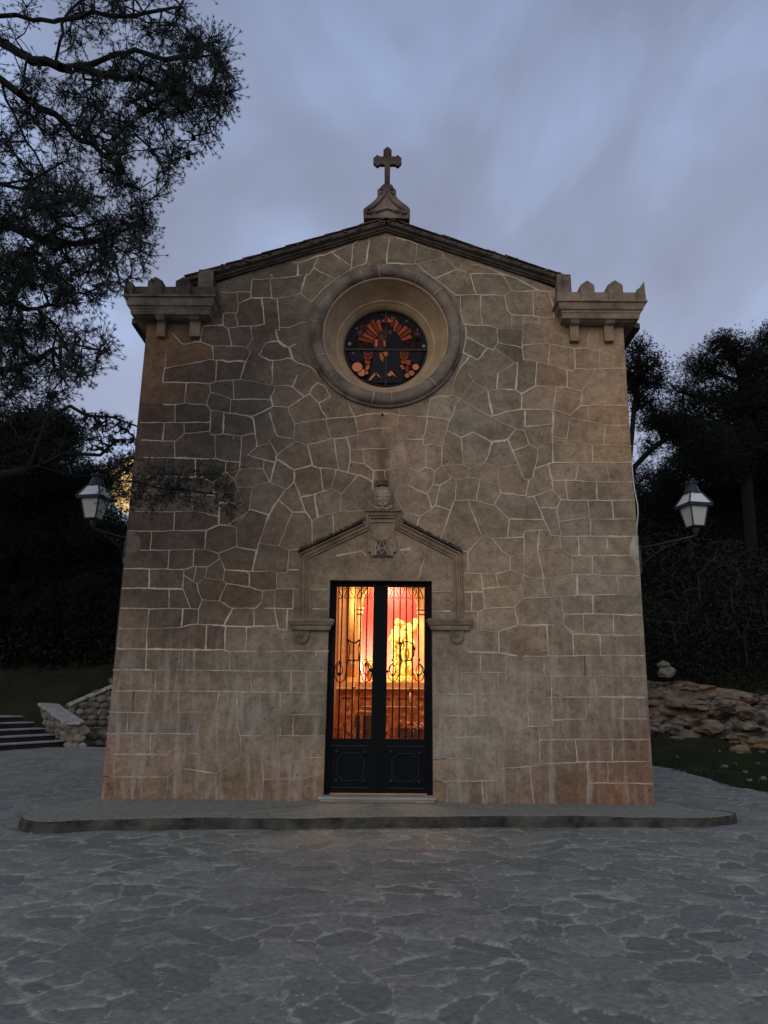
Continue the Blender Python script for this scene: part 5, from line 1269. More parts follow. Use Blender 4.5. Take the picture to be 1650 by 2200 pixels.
a = MB(); a.tube([c + Vector((0, -.018, .06)), c + Vector((0, -.02, .15)), c + Vector((0, -.02, .24))], [.01, .018, .014], 8); a.build('figure', M['wax'], cf)
# lectern screen / dark chairs on the right
for i, (X, lab) in enumerate(((1180, 'dark wooden chair in front of the altar, nearer the door gap'), (1365, 'dark wooden chair at the right edge inside the doorway'))):
    ch = empty('chair', (T(X, 500)[0], YT-.5, .15), lab, 'chair', 'chairs inside the chapel')
    cx_ = T(X, 500)[0]; w = .17
    a = MB(); a.box(cx_-w, cx_+w, YT-.7, YT-.3, .57, .61); a.build('seat', M['wood'], ch, bevel=.006)
    a = MB(); a.box(cx_-w+.04, cx_+w-.04, YT-.325, YT-.30, .75, .98); a.build('backrest', M['wood'], ch, bevel=.006)
    for dx_ in (-w+.02, w-.02):
        for yy, h in ((YT-.68, .57), (YT-.32, 1.02)):
            a = MB(); a.box(cx_+dx_-.018, cx_+dx_+.018, yy, yy+.03, .147, h); a.build('leg', M['wood'], ch)
fl = empty('flower_trough', (T(1310, 700)[0], YT-1.2, .15), 'trough of pink and white flowers on the chapel floor at the right', 'flower trough')
YF = YT-1.2; c = P(680+1310/6.111, 1460+650/6.111, YF)
a = MB(); a.box(c[0]-.16, c[0]+.24, YF, YF+.2, .147, c[2]-.02); a.build('trough', M['wood'], fl)
a = MB(); a2 = MB()
for k in range(70): 
    p = (c[0]+sr.uniform(-.14, .24), YF+sr.uniform(-.03, .2), c[2]+sr.uniform(-.03, .09)); (a if k % 3 else a2).blob(p, sr.uniform(.016, .032), k, 1, .5)
a.build('blossoms', M['pink'], fl); a2.build('foliage', M['green'], fl)

# chapel lights: warm ceiling lamp, floodlight on the statue, glow low behind it
def lamp(kind, name, loc, e, col, size=.3, aim=None, spot=None):
    l = bpy.data.lights.new(name, kind); l.energy = e; l.color = col
    if kind == 'AREA': l.size = size
    if kind in ('SPOT', 'POINT'): l.shadow_soft_size = size
    if kind == 'SPOT': l.spot_size = R(spot); l.spot_blend = .6
    o = bpy.data.objects.new(name, l); o.location = loc; link(o, chapel)
    if aim is not None: o.rotation_euler = (Vector(aim)-Vector(loc)).to_track_quat('-Z', 'Y').to_euler()
    return o
lamp('AREA', 'nave_lamp', (0, 3.2, 5.8), 215, (1.0, .66, .37), 1.2, (0, 3.6, 0))
lamp('SPOT', 'statue_lamp', (cxn-1.0, YI-1.7, 5.2), 1500, (1.0, .78, .38), .06, (cxn+.18, yS, 2.5), 34)
lamp('POINT', 'niche_lamp', (cxn-rn+.08, YI+.42, zb_+.35), 60, (1.0, .66, .42), .06)
lamp('POINT', 'niche_top_lamp', (cxn+.05, YI+.75, spr+rn+.02), 26, (1.0, .62, .42), .08)
# ------------------------------------------------------------------ wall lanterns on scrolled brackets
def lantern(cx, cy, D, root_px, label, ang, sgn):
    """hexagon-free four-sided lantern; cx,cy = photo px of its rim centre, D = plane y"""
    c = P(cx, cy, D)
    rt = P(root_px[0], root_px[1], .03)
    r = empty('wall_lantern', (rt.x, rt.y, rt.z), label, 'lantern', 'lanterns on the chapel corners')
    u = (D-CAMY)/F*1.03                  # metres per photo px
    Rz = Matrix.Rotation(ang, 3, 'Z')
    def X4(h, w): return [c + Rz @ Vector((a*w, b_*w, h)) for a, b_ in ((-1,-1),(1,-1),(1,1),(-1,1))]
    top, rim, bot = 26*u, 0, -47*u        # heights relative to rim
    W1, W0, Wb = 28*u, 21*u, 13*u
    fr = MB(); gl_ = MB(); cp = MB(); gr = MB()
    A = X4(-3*u, 21*u); B = X4(bot, Wb)
    for k in range(4):
        fr.tube([A[k], B[k]], .0115, 4, smooth=False)
        fr.tube([A[k], A[(k+1) % 4]], .012, 4, smooth=False); fr.tube([B[k], B[(k+1) % 4]], .013, 4, smooth=False)
    ins = .96
    A2, B2 = X4(-3*u, 21*u*ins), X4(bot, Wb*ins)
    for k in range(4):
        g1 = MB(); l = (k+1) % 4; n_ = (A2[l]-A2[k]).cross(B2[k]-A2[k]).normalized()*.002
        g1.add([A2[k]-n_, A2[l]-n_, B2[l]-n_, B2[k]-n_, A2[k]+n_, A2[l]+n_, B2[l]+n_, B2[k]+n_], [(0,1,2,3),(7,6,5,4),(0,4,5,1),(1,5,6,2),(2,6,7,3),(3,7,4,0)]); g1.build('glass_pane', M['opal'], r)
    # rim plate and hipped roof frame with panes
    E = X4(0, W1); E2 = X4(-5*u, W1*.98); T_ = X4(top, 13*u)
    v = E + E2 + X4(-5*u, 20*u) + X4(0, 20*u)
    rm = MB(); rm.add(v, [(0,1,5,4),(1,2,6,5),(2,3,7,6),(3,0,4,7)] + [(4+k, 4+(k+1) % 4, 8+(k+1) % 4, 8+k) for k in range(4)] + [(k, 12+k, 12+(k+1) % 4, (k+1) % 4) for k in range(4)])
    for k in range(4):
        rm.tube([E[k], T_[k]], .012, 4, smooth=False); rm.tube([T_[k], T_[(k+1) % 4]], .014, 4, smooth=False)
    rm.build('roof_frame', M['lampmetal'], r)
    E3, T3 = X4(2*u, W1*.90), X4(top*.97, 13*u)
    for k in range(4):
        l = (k+1) % 4; g1 = MB(); n_ = (E3[l]-E3[k]).cross(T3[k]-E3[k]).normalized()*.002
        g1.add([E3[k]-n_, E3[l]-n_, T3[l]-n_, T3[k]-n_, E3[k]+n_, E3[l]+n_, T3[l]+n_, T3[k]+n_], [(0,1,2,3),(7,6,5,4),(0,4,5,1),(1,5,6,2),(2,6,7,3),(3,7,4,0)]); g1.build('roof_pane', M['opal_top'], r)
    cp.lathe([(17*u, top-.002), (15*u, top+6*u), (13*u, top+12*u), (10*u, top+19*u), (9*u, top+21*u), (15*u, top+23*u), (14*u, top+25*u), (6*u, top+27*u), (2*u, top+29*u), (1.5*u, top+33*u), (0, top+35*u)], c, 'Z', 20)
    cp.build('chimney_cap', M['lampmetal'], r)
    fr.lathe([(Wb*.6, bot-.004), (Wb*.55, bot-6*u), (7*u, bot-10*u), (4*u, bot-14*u), (2.5*u, bot-20*u)], c, 'Z', 12); fr.build('lantern_frame', M['lampmetal'], r)
    # bracket
    bk = MB(); e_ = c + Vector((0, 0, bot-19*u)); w0 = rt
    bk.tube([w0, w0 + (e_-w0)*.5, e_], .012, 6)
    bk.tube([e_, e_+Vector((0,0,.05))], .02, 8)
    d = (e_-w0); low = w0 + Vector((0, 0, -.30))
    pts = []
    for t in np.linspace(0, 1, 14): pts.append(low + (d*.78)*t + Vector((0, 0, .30*(t**.55))) - Vector((0,0,.0)))
    bk.tube(pts, .009, 6)
    for k, (s_, rr2) in enumerate(((.18, .075), (.42, .05), (.62, .03))):
        cc = w0 + d*s_ + Vector((0, 0, -rr2-.02)); dh = Vector((d.x, d.y, 0)).normalized()
        sp = [cc + dh*(rr2*(1-.09*j)*math.cos(j*.62)) + Vector((0, 0, rr2*(1-.09*j)*math.sin(j*.62))) for j in range(11)]
        bk.tube(sp, .007, 5)
    bk.box(w0.x-.02, w0.x+.02, w0.y-.02, w0.y+.05, w0.z-.36, w0.z+.05)
    bk.build('bracket', M['lampmetal'], r)
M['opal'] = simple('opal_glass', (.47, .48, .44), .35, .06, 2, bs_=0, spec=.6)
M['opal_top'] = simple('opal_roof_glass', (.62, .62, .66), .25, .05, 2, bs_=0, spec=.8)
M['lampmetal'] = simple('dark_blue_lamp_metal', (.022, .028, .036), .4, .2, 10, bs_=.1)
lantern(1490, 1086, -.75, (1373, 1179), 'dark metal lantern with pale panes on the right corner, lit bright on top', R(12), 1)
lantern(205, 1070, -.75, (271, 1158), 'dark metal lantern with pale panes on the left corner against black trees', R(-12), -1)
# loose cable down the right corner
cb_ = MB(); cpts = [(1357,985,.02),(1359,1015,-.03),(1363,1050,-.06),(1370,1085,-.08),(1371,1105,-.08),(1368,1135,-.04),(1368,1175,-.0)]
cb_.tube([P(x, y, d) for x, y, d in cpts], .009, 6)
c_ = cb_.build('cable', M['cable']); tag(c_, 'loose white cable bowing out from the right corner of the chapel', 'cable')
# pale plaster patches where the brackets enter the wall
for l in ([(1352,1178),(1357,1160),(1364,1150),(1371,1152),(1372,1205),(1373,1225),(1362,1205),(1352,1198)], [(273,1142),(288,1143),(302,1158),(303,1175),(296,1188),(280,1192),(270,1186)]):
    pb_ = MB(); pts = [(P(x, y)[0], P(x, y)[2]) for x, y in l]
    m0 = (sum(a for a, _ in pts)/len(pts), sum(c for _, c in pts)/len(pts))
    v = [(a, -.010, c) for a, c in pts] + [(m0[0]+(a-m0[0])*.8, -.022, m0[1]+(c-m0[1])*.8) for a, c in pts]; k = len(pts)
    pb_.add(v, [(i, (i+1) % k, k+(i+1) % k, k+i) for i in range(k)] + [tuple(range(k, 2*k))]); pb_.build('plaster_patch', M['mortar_low' if l[0][0] > 800 else 'carved'], chapel)

# ------------------------------------------------------------------ steps and rubble walls at the left
A0, B0 = G(-150, 1623), G(143, 1603)
A0 = Vector((A0.x, A0.y, 0)); B0 = Vector((B0.x, B0.y, 0))
dS = (B0-A0).normalized(); nS = Vector((-dS.y, dS.x, 0)); nS = nS if nS.y > 0 else -nS
stair = empty('stone_steps', tuple((A0+B0)/2), 'flight of five broad dark stone steps at the left of the square', 'steps')
for k in range(5):
    a = A0 + nS*(.38*k) - dS*3; b_ = B0 + nS*(.38*k) - dS*(.10*k); z0, z1 = .172*k, .172*(k+1)
    m_ = MB(); v = []
    for z in (z0-.1 if k else -.05, z1-.045):
        for q_ in (a, b_, b_+nS*(1.2), a+nS*1.2): v.append((q_.x, q_.y, z))
    m_.add(v, [(3,2,1,0),(4,5,6,7),(0,1,5,4),(1,2,6,5),(2,3,7,6),(3,0,4,7)]); m_.build('riser', M['riser'], stair)
    m_ = MB(); v = []; o_ = -nS*.03
    for z in (z1-.044, z1):
        for q_ in (a+o_, b_+o_, b_+nS*(.5 if k < 4 else 3.2), a+nS*(.5 if k < 4 else 3.2)): v.append((q_.x, q_.y, z))
    m_.add(v, [(3,2,1,0),(4,5,6,7),(0,1,5,4),(1,2,6,5),(2,3,7,6),(3,0,4,7)]); m_.build('tread', M['step'], stair, bevel=.012)
def rubble(name, A, B, z0, h0, h1, th, label, seed, cap=True, size=.26, parts=True):
    """dry rubble wall from A to B; heights h0 -> h1"""
    A = Vector((A[0], A[1], 0)); B = Vector((B[0], B[1], 0)); L = (B-A).length; u = (B-A)/L; n_ = Vector((u.y, -u.x, 0))
    if n_.y > 0: n_ = -n_
    r_ = random.Random(seed); w = empty(name, (A.x, A.y, z0), label, 'stone wall')
    core_ = MB(); v = []
    for t, h in ((0, h0), (1, h1)):
        p = A+u*L*t
        for s_ in (th*.32, -th*.5):
            for z in (z0-.3, h-.05): q_ = p + n_*s_; v.append((q_.x, q_.y, z))
    core_.add(v, [(0,1,3,2),(4,6,7,5),(0,4,5,1),(2,3,7,6),(1,5,7,3),(0,2,6,4)]); core_.build('wall_core', M['joint'], w)
    sb_ = MB(); s = 0
    z = z0 - .05
    while True:
        rowh = size*r_.uniform(.55, .95); x = -size*.3*r_.random(); any_ = False
        while x < L:
            ww = size*r_.uniform(.6, 1.5); t = (x+ww/2)/L
            hmax = h0 + (h1-h0)*min(1, max(0, t))
            if z + rowh*.75 < hmax:
                any_ = True; c = A + u*(x+ww/2) + n_*(th*.34) + Vector((0, 0, z+rowh/2+r_.uniform(-.03, .03)))
                rot = Matrix((u, n_, Vector((0,0,1)))).transposed() @ Matrix.Rotation(r_.uniform(-.2, .2), 3, 'Y')
                sb_.blob(c, 1, seed+s, 2, .35, 1.3, 0, False, (ww*.54, th*.20, rowh*.56), rot); s += 1
            x += ww*.97
        z += rowh*.92
        if not any_: break
    sb_.build('rubble_face', M['limestone'], w)
    if cap:
        cb2 = MB(); n = max(2, int(L/.5))
        for k in range(n):
            t0, t1 = k/n, (k+1)/n - .015; v = []
            for t in (t0, t1):
                p = A+u*L*t; h = h0+(h1-h0)*t
                for s_ in (th*.56, -th*.56):
                    for dz_ in (-.05, .035): q_ = p+n_*(s_+r_.uniform(-.02, .02)); v.append((q_.x, q_.y, h+dz_+r_.uniform(-.008, .008)))
            cb2.add(v, [(0,1,3,2),(4,6,7,5),(0,4,5,1),(2,3,7,6),(1,5,7,3),(0,2,6,4)])
        cb2.build('coping', M['step'], w, bevel=.015)
e1 = G(160, 1604)
Dz = lambda x, y, D: P(x, y, D)                       # helper: pixel at plane
yW = e1.y
rubble('stair_flank_wall', (P(146,1600,yW).x, yW), (P(176,1600,yW).x, yW-.05), 0, P(150,1553,yW).z, P(150,1553,yW).z, .35, 'low rubble pier at the foot of the steps, pale flat cap', 3, True, .3)
yQ = yW + 3.6
rubble('stair_parapet', (P(102,1510,yQ).x, yQ), (P(160,1552,yW+.4).x, yW+.35), -.1, P(110,1512,yQ).z, P(165,1553,yW+.3).z+.02, .55, 'sloping pale topped parapet wall beside the stone steps', 5, True, .28)
yR = yW + 3.2
rubble('retaining_wall', (P(140,1514,yR).x, yR+.2), (P(300,1445,yR+1.5).x, yR+1.7), -.1, P(140,1514,yR).z, P(300,1447,yR+1.5).z, .45, 'dark rubble retaining wall climbing behind the chapel corner', 8, True, .30)
yV = yW + 1.6
rubble('low_rubble_wall', (P(176,1560,yV).x, yV), (P(300,1560,yV).x, yV+.2), -.1, P(180,1562,yV).z, P(260,1556,yV).z, .5, 'low rough stone bench below the retaining wall', 13, False, .42)
yU = yW + 7
for i, (x, y, w_, lab) in enumerate(((218,1480,14,'squared pale block on the slope above the retaining wall'), (232,1466,10,'topmost pale stone block beside the chapel corner'), (205,1492,12,'pale boulder at the foot of the slope behind the coping'))):
    mb2 = MB(); p = P(x, y, yU); mb2.blob(p, w_*.0115*1.9, i, 3, .2, 1.2, 0, False, (1.1, 1, .8)); o = mb2.build('boulder', M['limestone']); tag(o, lab, 'rock', 'pale rocks on the left slope')
# dark shrubs and edging stones on the left slope
def scatter_leaves(name, blobs, n, size, mat_, parent=None, seed=1):
    """leafy mass: small triangles through a set of ellipsoid blobs (centre, rx, ry, rz)"""
    r_ = np.random.default_rng(seed); w = np.array([b[1]*b[2]*b[3] for b in blobs])**.67; w /= w.sum()
    idx = r_.choice(len(blobs), n, p=w); C_ = np.array([tuple(blobs[i][0]) for i in idx]); Rd = np.array([blobs[i][1:4] for i in idx])
    d = r_.normal(size=(n, 3)); d /= np.linalg.norm(d, axis=1)[:,None]; rad = r_.uniform(.25, 1, n)[:,None]**.5
    lump = 1 + .22*np.sin(d[:,:1]*5+idx[:,None]) * np.cos(d[:,2:]*6+idx[:,None]*2)
    Pn = C_ + d*rad*Rd*lump
    a = r_.normal(size=(n, 3)); a /= np.linalg.norm(a, axis=1)[:,None]; b_ = np.cross(a, r_.normal(size=(n, 3))); b_ /= np.linalg.norm(b_, axis=1)[:,None]
    s = size*r_.uniform(.6, 1.5, n)[:,None]
    V = np.stack([Pn - b_*s*.35, Pn + b_*s*.35, Pn + a*s], 1).reshape(-1, 3)
    return np_mesh(name, V, np.arange(3*n), mat_, parent)
for i, (x, y, w_, lab) in enumerate(((85,1497,26,'dark rounded shrub on the left slope just above the steps'), (145,1481,20,'small dark shrub behind the sloping parapet'), (185,1466,15,'smallest dark shrub near the chapel corner'), (30,1512,22,'low dark shrub nearest the left edge above the steps'), (112,1488,18,'squat dark shrub between its two larger neighbours'))):
    p = P(x, y, yU); r_ = w_*.0185
    sh_ = empty('shrub', tuple(p), lab, 'shrub', 'low shrubs above the steps')
    scatter_leaves('foliage', [((p.x, p.y, p.z), r_*1.2, r_, r_*.8)], 1500, .05, M['shrub'], sh_, i)
    t_ = MB(); t_.tube([(p.x, p.y, p.z-r_*1.3), (p.x+.02, p.y, p.z)], [.03, .015], 6); t_.build('stem', M['bark'], sh_)

# ------------------------------------------------------------------ right bank: outcrop, stones, grass
def outcrop():
    def p_(u, v):            # u along bank 0..1, v from foot to top
        x = 5.2 + 9.0*u; y = 11.0 - 1.2*u + 1.6*v**1.3 + .4*math.sin(u*9)
        z = -.08 + 2.0*v + .35*math.sin(u*5+.4)*v - .3*v*(1-u)
        q = Vector((x, y, z)); led = .5*noise.noise(Vector((x*.7, z*2.4, y))) + .28*noise.noise(Vector((x*2.1, z*5.5, y*2))) + .10*noise.noise(Vector((x*6, z*12, y*5)))
        q.y -= led*1.1; q.z += .16*noise.noise(Vector((x*1.4, 7, z))) ; return q
    nu, nv = 220, 60; V = [p_(i/(nu-1), j/(nv-1)) for j in range(nv) for i in range(nu)]
    Fc = [(j*nu+i, j*nu+i+1, (j+1)*nu+i+1, (j+1)*nu+i) for j in range(nv-1) for i in range(nu-1)]
    b = MB(); b.add(V, Fc, 0, False); r_ = random.Random(3)
    for k in range(170):
        u, v = r_.random(), r_.random(); q = p_(u, v); s_ = r_.uniform(.07, .26)
        b.blob(q + Vector((0, -.04, 0)), s_, k, 2, .5, 1.3, 0, False, (1.5, 1, .65))
    o = b.build('rock_outcrop', M['bankrock'], recalc=False)
    tag(o, 'broken limestone bank with ledges beside the right side of the chapel', 'rock outcrop')
def bankrock():
    m, nt, b = mat('bank_limestone'); co = objco(nt)
    mpv = nd(nt, 'ShaderNodeMapping'); mpv.inputs['Scale'].default_value = (1, 1, 2.6); nt.links.new(co, mpv.inputs[0])
    n1_ = tex_noise(nt, mpv.outputs[0], 2.6, 6, .65, .6); n2_ = tex_noise(nt, co, .8, 3)
    c = mixc(nt, rng_(nt, n1_, .42, .62), (.035, .028, .022), (.23, .195, .16)); c = mixc(nt, rng_(nt, n2_, .46, .62), c, (.21, .15, .095))
    nt.links.new(c, b.inputs['Base Color']); b.inputs['Roughness'].default_value = .95; b.inputs['Specular IOR Level'].default_value = .1
    bump(nt, b, n1_, .9, .06); return m
M['bankrock'] = bankrock(); outcrop()
rk = random.Random(21)
spots = [(1556,1648,7),(1601,1658,5),(1488,1620,6),(1507,1606,12),(1540,1598,9),(1475,1598,5),(1600,1592,7),(1625,1604,6),(1640,1676,8),(1610,1678,5),(1432,1443,0),(1495,1618,4),(1520,1612,5),(1575,1612,5),(1590,1617,4),(1433,1616,4),(1455,1626,3),(1629,1640,3),(1547,1625,3),(1580,1640,3)]
for i, (x, y, s_) in enumerate(spots):
    if s_ == 0: continue
    g_ = G(x, y, .05); g_.y = min(g_.y, 11.5); mb2 = MB()
    r_ = s_*(g_.y-CAMY)/F*1.0
    mb2.blob((g_.x, g_.y, max(.02, hill(g_.x, g_.y))+r_*.35), r_, i+30, 2, .45, 1.3, 0, False, (1.2, 1, .7), Matrix.Rotation(i*1.7, 3, 'Z'))
    o = mb2.build('loose_stone', M['limestone'])
    lab = 'pale loose stone lying in the grass on the right bank'
    if i == 0: lab = 'round white stone alone in the middle of the right grass'
    elif i == 3: lab = 'largest loose stone below the rock bank on the right'
    tag(o, lab, 'stone', 'loose stones on the right grass' )
for (x, y, s_, lab) in ((1432, 1445, 17, 'lone pale boulder high among the dark trees right of the chapel'), (1425, 1428, 11, 'smaller boulder resting on the lone pale one')):
    p = P(x, y, 13.5); mb2 = MB(); mb2.blob(p, s_*.0149, s_, 3, .35, 1.1, 0, False, (1.1, 1, .75)); tag(mb2.build('boulder', M['limestone']), lab, 'rock')
# grass
def grass(name, region, n, label, h=.10, seed=3):
    r_ = np.random.default_rng(seed); x = r_.uniform(region[0], region[1], n); y = r_.uniform(region[2], region[3], n)
    cl = np.array([noise.noise(Vector((a*.8, b_*.8, 4))) for a, b_ in zip(x, y)]); k = cl > -.25; x, y = x[k], y[k]; n = len(x)
    z = np.array([hill(a, b_) for a, b_ in zip(x, y)]) - .04
    a = r_.uniform(0, 2*math.pi, n); s = r_.uniform(.5, 1.4, n)*h; w = .008
    B1 = np.stack([x-w*np.cos(a), y-w*np.sin(a), z], 1); B2 = np.stack([x+w*np.cos(a), y+w*np.sin(a), z], 1)
    T_ = np.stack([x+r_.normal(0, .4, n)*s, y+r_.normal(0, .4, n)*s, z+s], 1)
    o = np_mesh(name, np.stack([B1, B2, T_], 1).reshape(-1, 3), np.arange(3*n), M['grass']); tag(o, label, 'grass', kind='stuff')
grass('grass', (6.3, 15, 1.0, 12.0), 46000, 'short dark grass between the paving and the rock bank', .10)
grass('grass', (-26, -9, 15.5, 30), 30000, 'dark grass slope above the stone steps', .13, 5)

# ------------------------------------------------------------------ trees
def tube_mesh(Pa, Pb, Ra, Rb, k=4):
    n = len(Pa); t = Pb-Pa; t /= np.maximum(np.linalg.norm(t, axis=1), 1e-9)[:,None]
    up = np.where(np.abs(t[:,1:2]) < .9, np.array([[0,1,0]]), np.array([[1,0,0]])); a = np.cross(t, up); a /= np.linalg.norm(a, axis=1)[:,None]; b_ = np.cross(t, a)
    V = np.zeros((n, 2*k, 3))
    for j in range(k):
        w = 2*math.pi*j/k; o = a*math.cos(w) + b_*math.sin(w)
        V[:,j] = Pa + o*Ra[:,None]; V[:,k+j] = Pb + o*Rb[:,None]
    q = np.array([[j, (j+1) % k, k+(j+1) % k, k+j] for j in range(k)])
    return V.reshape(-1, 3), (q[None] + (np.arange(n)*2*k)[:,None,None]).reshape(-1, 4)
def grow(skel, targets, r_tip, r_max, seed=0, jitter=.05, sag=0., expo=.5, step=.35):
    """skel: list of (points, radii) for the big limbs; targets are joined to the nearest growing wood"""
    nodes = []; par = []; 
    for pts, parent_hint in skel:
        prev = -1
        for i, p in enumerate(pts):
            nodes.append(np.array(p, float)); par.append(prev if i else parent_hint); prev = len(nodes)-1
    r_ = np.random.default_rng(seed); N = np.array(nodes); ns = len(N)
    d0 = np.array([np.min(((N-t)**2).sum(1)) for t in targets]); order = np.argsort(d0)
    cap_ = ns + len(targets)*6 + 10; A = np.zeros((cap_, 3)); A[:ns] = N; cnt = ns; par = par + [0]*(cap_-ns); tip = []
    for ti in order:
        t = targets[ti]; j = int(np.argmin(((A[:cnt]-t)**2).sum(1))); L = np.linalg.norm(t-A[j]); m_ = min(5, int(L/step))
        prev = j
        for q in range(1, m_+1):
            f = q/(m_+1); p = A[j]+(t-A[j])*f + r_.normal(0, jitter*L**.5, 3)*.5; p[2] += sag*L*math.sin(f*math.pi)
            A[cnt] = p; par[cnt] = prev; prev = cnt; cnt += 1
        A[cnt] = t; par[cnt] = prev; tip.append((ti, cnt)); cnt += 1
    wgt = np.zeros(cnt)
    for _, k in tip:
        wgt[k] += 1
    for k in range(cnt-1, -1, -1):
        if par[k] is not None and par[k] >= 0 and par[k] < k: wgt[par[k]] += wgt[k]
    rad = np.minimum(r_max, r_tip*np.maximum(wgt, 1)**expo)
    dirs = np.zeros((len(targets), 3))
    for ti, k in tip:
        v = A[k]-A[par[k]]; dirs[ti] = v/max(1e-9, np.linalg.norm(v))
    return A[:cnt], par[:cnt], rad, dirs, ns
def tufts(C_, D_, k, L, w, seed, spread=.8, stretch=0.):
    r_ = np.random.default_rng(seed); n = len(C_); C2_ = np.repeat(C_, k, 0); D2 = np.repeat(D_, k, 0)
    C2_ = C2_ - D2*r_.uniform(0, 1, (n*k, 1))*L*stretch
    d = D2*.7 + r_.normal(0, spread, (n*k, 3)); d /= np.linalg.norm(d, axis=1)[:,None]
    s = np.cross(d, r_.normal(size=(n*k, 3))); s /= np.linalg.norm(s, axis=1)[:,None]
    l = L*r_.uniform(.55, 1.15, (n*k, 1)); V = np.stack([C2_ - s*w, C2_ + s*w, C2_ + d*l], 1)
    return V.reshape(-1, 3)
def in_poly(x, y, poly): return inpoly(x, y, poly)

# near pine overhanging from the left
near = empty('pine_tree', (-7.4, -3.0, 0), 'large overhanging pine whose branches fill the upper left sky', 'tree', 'pine trees round the chapel')
TX = -7.4
outline = [(-140,-60),(440,-60),(455,0),(470,40),(482,90),(492,150),(505,200),(510,235),(498,262),(470,292),(438,318),(400,350),(372,358),(352,372),(362,388),(352,420),(326,440),(318,470),(324,500),(322,545),(304,585),(285,605),(240,625),(200,645),(168,655),(120,662),(100,668),(120,700),(160,715),(200,705),(235,728),(242,750),(222,772),(205,800),(180,830),(168,862),(120,866),(60,880),(-140,900)]
dens = [ # (x, y, r, weight)
 (400,240,110,1.5),(330,120,120,1.1),(450,150,80,1.3),(60,520,100,3.0),(20,600,110,2.4),(150,560,90,1.6),(280,500,70,1.2),(230,560,90,1.4),(100,400,120,1.1),(170,240,70,1.3),(60,250,100,.5),(230,60,120,.5),(60,80,90,.35),(250,330,80,.45),(200,380,60,.35),(60,760,90,2.2),(110,820,60,1.3),(200,760,40,.8),(20,440,80,1.6),(320,240,80,1.0),(300,420,50,.8),(130,300,90,.9),(180,470,60,.6),(140,640,80,.7),(60,680,70,.7)]
nr = np.random.default_rng(5)
def dfun(x, y):
    s = .26
    for a, b_, r_, w in dens: s += w*math.exp(-((x-a)**2+(y-b_)**2)/(r_*r_*.8))
    n_ = noise.noise(Vector((x*.022, y*.022, 1.3))) + .7*noise.noise(Vector((x*.05, y*.05, 8)))
    return s*max(.0, .45 + 1.5*n_)
cl = []
while len(cl) < 1620:
    x, y = nr.uniform(-130, 512), nr.uniform(-55, 890)
    if not in_poly(x, y, outline): continue
    # keep a rim of foliage along the outline
    dist = min(math.hypot(x-a, y-b_) for a, b_ in outline[1:-1])
    w = dfun(x, y) + (.5 if dist < 26 else 0)
    if nr.random() < w/1.7: cl.append((x, y))
# foliage hanging before the wall
for _ in range(300):
    x, y = nr.uniform(225, 505), nr.normal(1042, 32)
    if y > 1000 + (x-225)*.02 and y < 1098 and nr.random() < (1.1 - abs(x-350)/230)*(.55+1.6*noise.noise(Vector((x*.03, y*.03, 4)))): cl.append((x, y))
def yplane(x, y):                 # limbs come forward as they rise
    base = -3.6 + 1.2*noise.noise(Vector((x*.008, y*.008, 2))) 
    return base + nr.normal(0, .38)
cl3 = []; tf = []
for x, y in cl:
    Yp = yplane(x, y) if y < 950 else -1.5 + nr.normal(0, .15)
    c = np.array(P(x, y, Yp)); cl3.append(c)
cl3 = np.array(cl3)
limbs = [([(-60,1500),(-420,1100)][:0]) ]
def limb(pxs, Y0=-3.6, y0z=None):
    return [tuple(P(x, y, Y0 + .25*math.sin(i*1.3))) for i, (x, y) in enumerate(pxs)]
def dense(pts, d=.18):
    o = []
    for a, b_ in zip(pts, pts[1:]):
        a, b_ = np.array(a), np.array(b_); L = np.linalg.norm(b_-a); n = max(1, int(L/d))
        for k in range(n): o.append(a+(b_-a)*k/n)
    o.append(np.array(pts[-1])); return o
trunk = dense([(TX, -3.0, -.1), (TX+.25, -3.05, 2.2), (TX+.2, -3.2, 4.2), (TX+.55, -3.3, 6.2), (TX+.6, -3.4, 8.2), (TX+1.0, -3.5, 10.2), (TX+1.3, -3.5, 11.5)], .25)
boughs = [
 [(-60,30),(0,37),(65,42),(130,45),(200,33),(280,33),(345,28),(380,20)],
 [(-60,40),(0,92),(40,112),(70,128),(130,147),(165,143),(210,128),(250,115),(290,110),(350,125),(420,122)],
 [(165,143),(200,150),(230,163),(300,170),(350,190),(400,200)],
 [(-60,150),(0,170),(40,200),(80,228),(120,245),(165,290),(215,320),(270,380)],
 [(-60,380),(0,396),(50,388),(95,372),(130,350)], [(0,396),(80,410),(150,432)],
 [(-60,450),(0,480),(60,508),(110,522),(160,526),(210,522),(260,500),(310,470)], [(110,500),(130,480),(180,490)],
 [(-60,620),(0,640),(45,662),(80,668),(115,690),(140,725)],
 [(-60,820),(0,795),(70,772),(115,752),(150,740),(200,745),(235,752)],
 [(125,130),(128,90),(135,50),(150,20),(200,-5)], [(-60,210),(0,170)][::-1][:0] or [(0,175),(30,250),(60,300),(100,380)],
 [(-60,985),(0,1000),(80,1008),(170,1018),(250,1030),(330,1045),(420,1052),(470,1062)]]
skel = [(trunk, -1)]; off_ = len(trunk)
allp = list(trunk)
for bi, bpx in enumerate(boughs):
    Y0 = -3.6 if bi != len(boughs)-1 else -1.6
    pts = [np.array(P(x, y, Y0 + .22*math.sin(i*1.1+bi))) for i, (x, y) in enumerate(bpx)]
    A_ = np.array(allp); j = int(np.argmin(((A_ - pts[0])**2).sum(1) if bi in (2, 5, 7, 10) or bpx[0][0] >= 0 else ((A_[:len(trunk)] - (pts[0] - np.array([0, 0, .8])))**2).sum(1)))
    dp = dense([allp[j]] + pts, .16)[1:]
    wob = np.random.default_rng(bi)
    dp = [q + wob.normal(0, .018, 3) for q in dp]
    skel.append((dp, j)); allp += dp
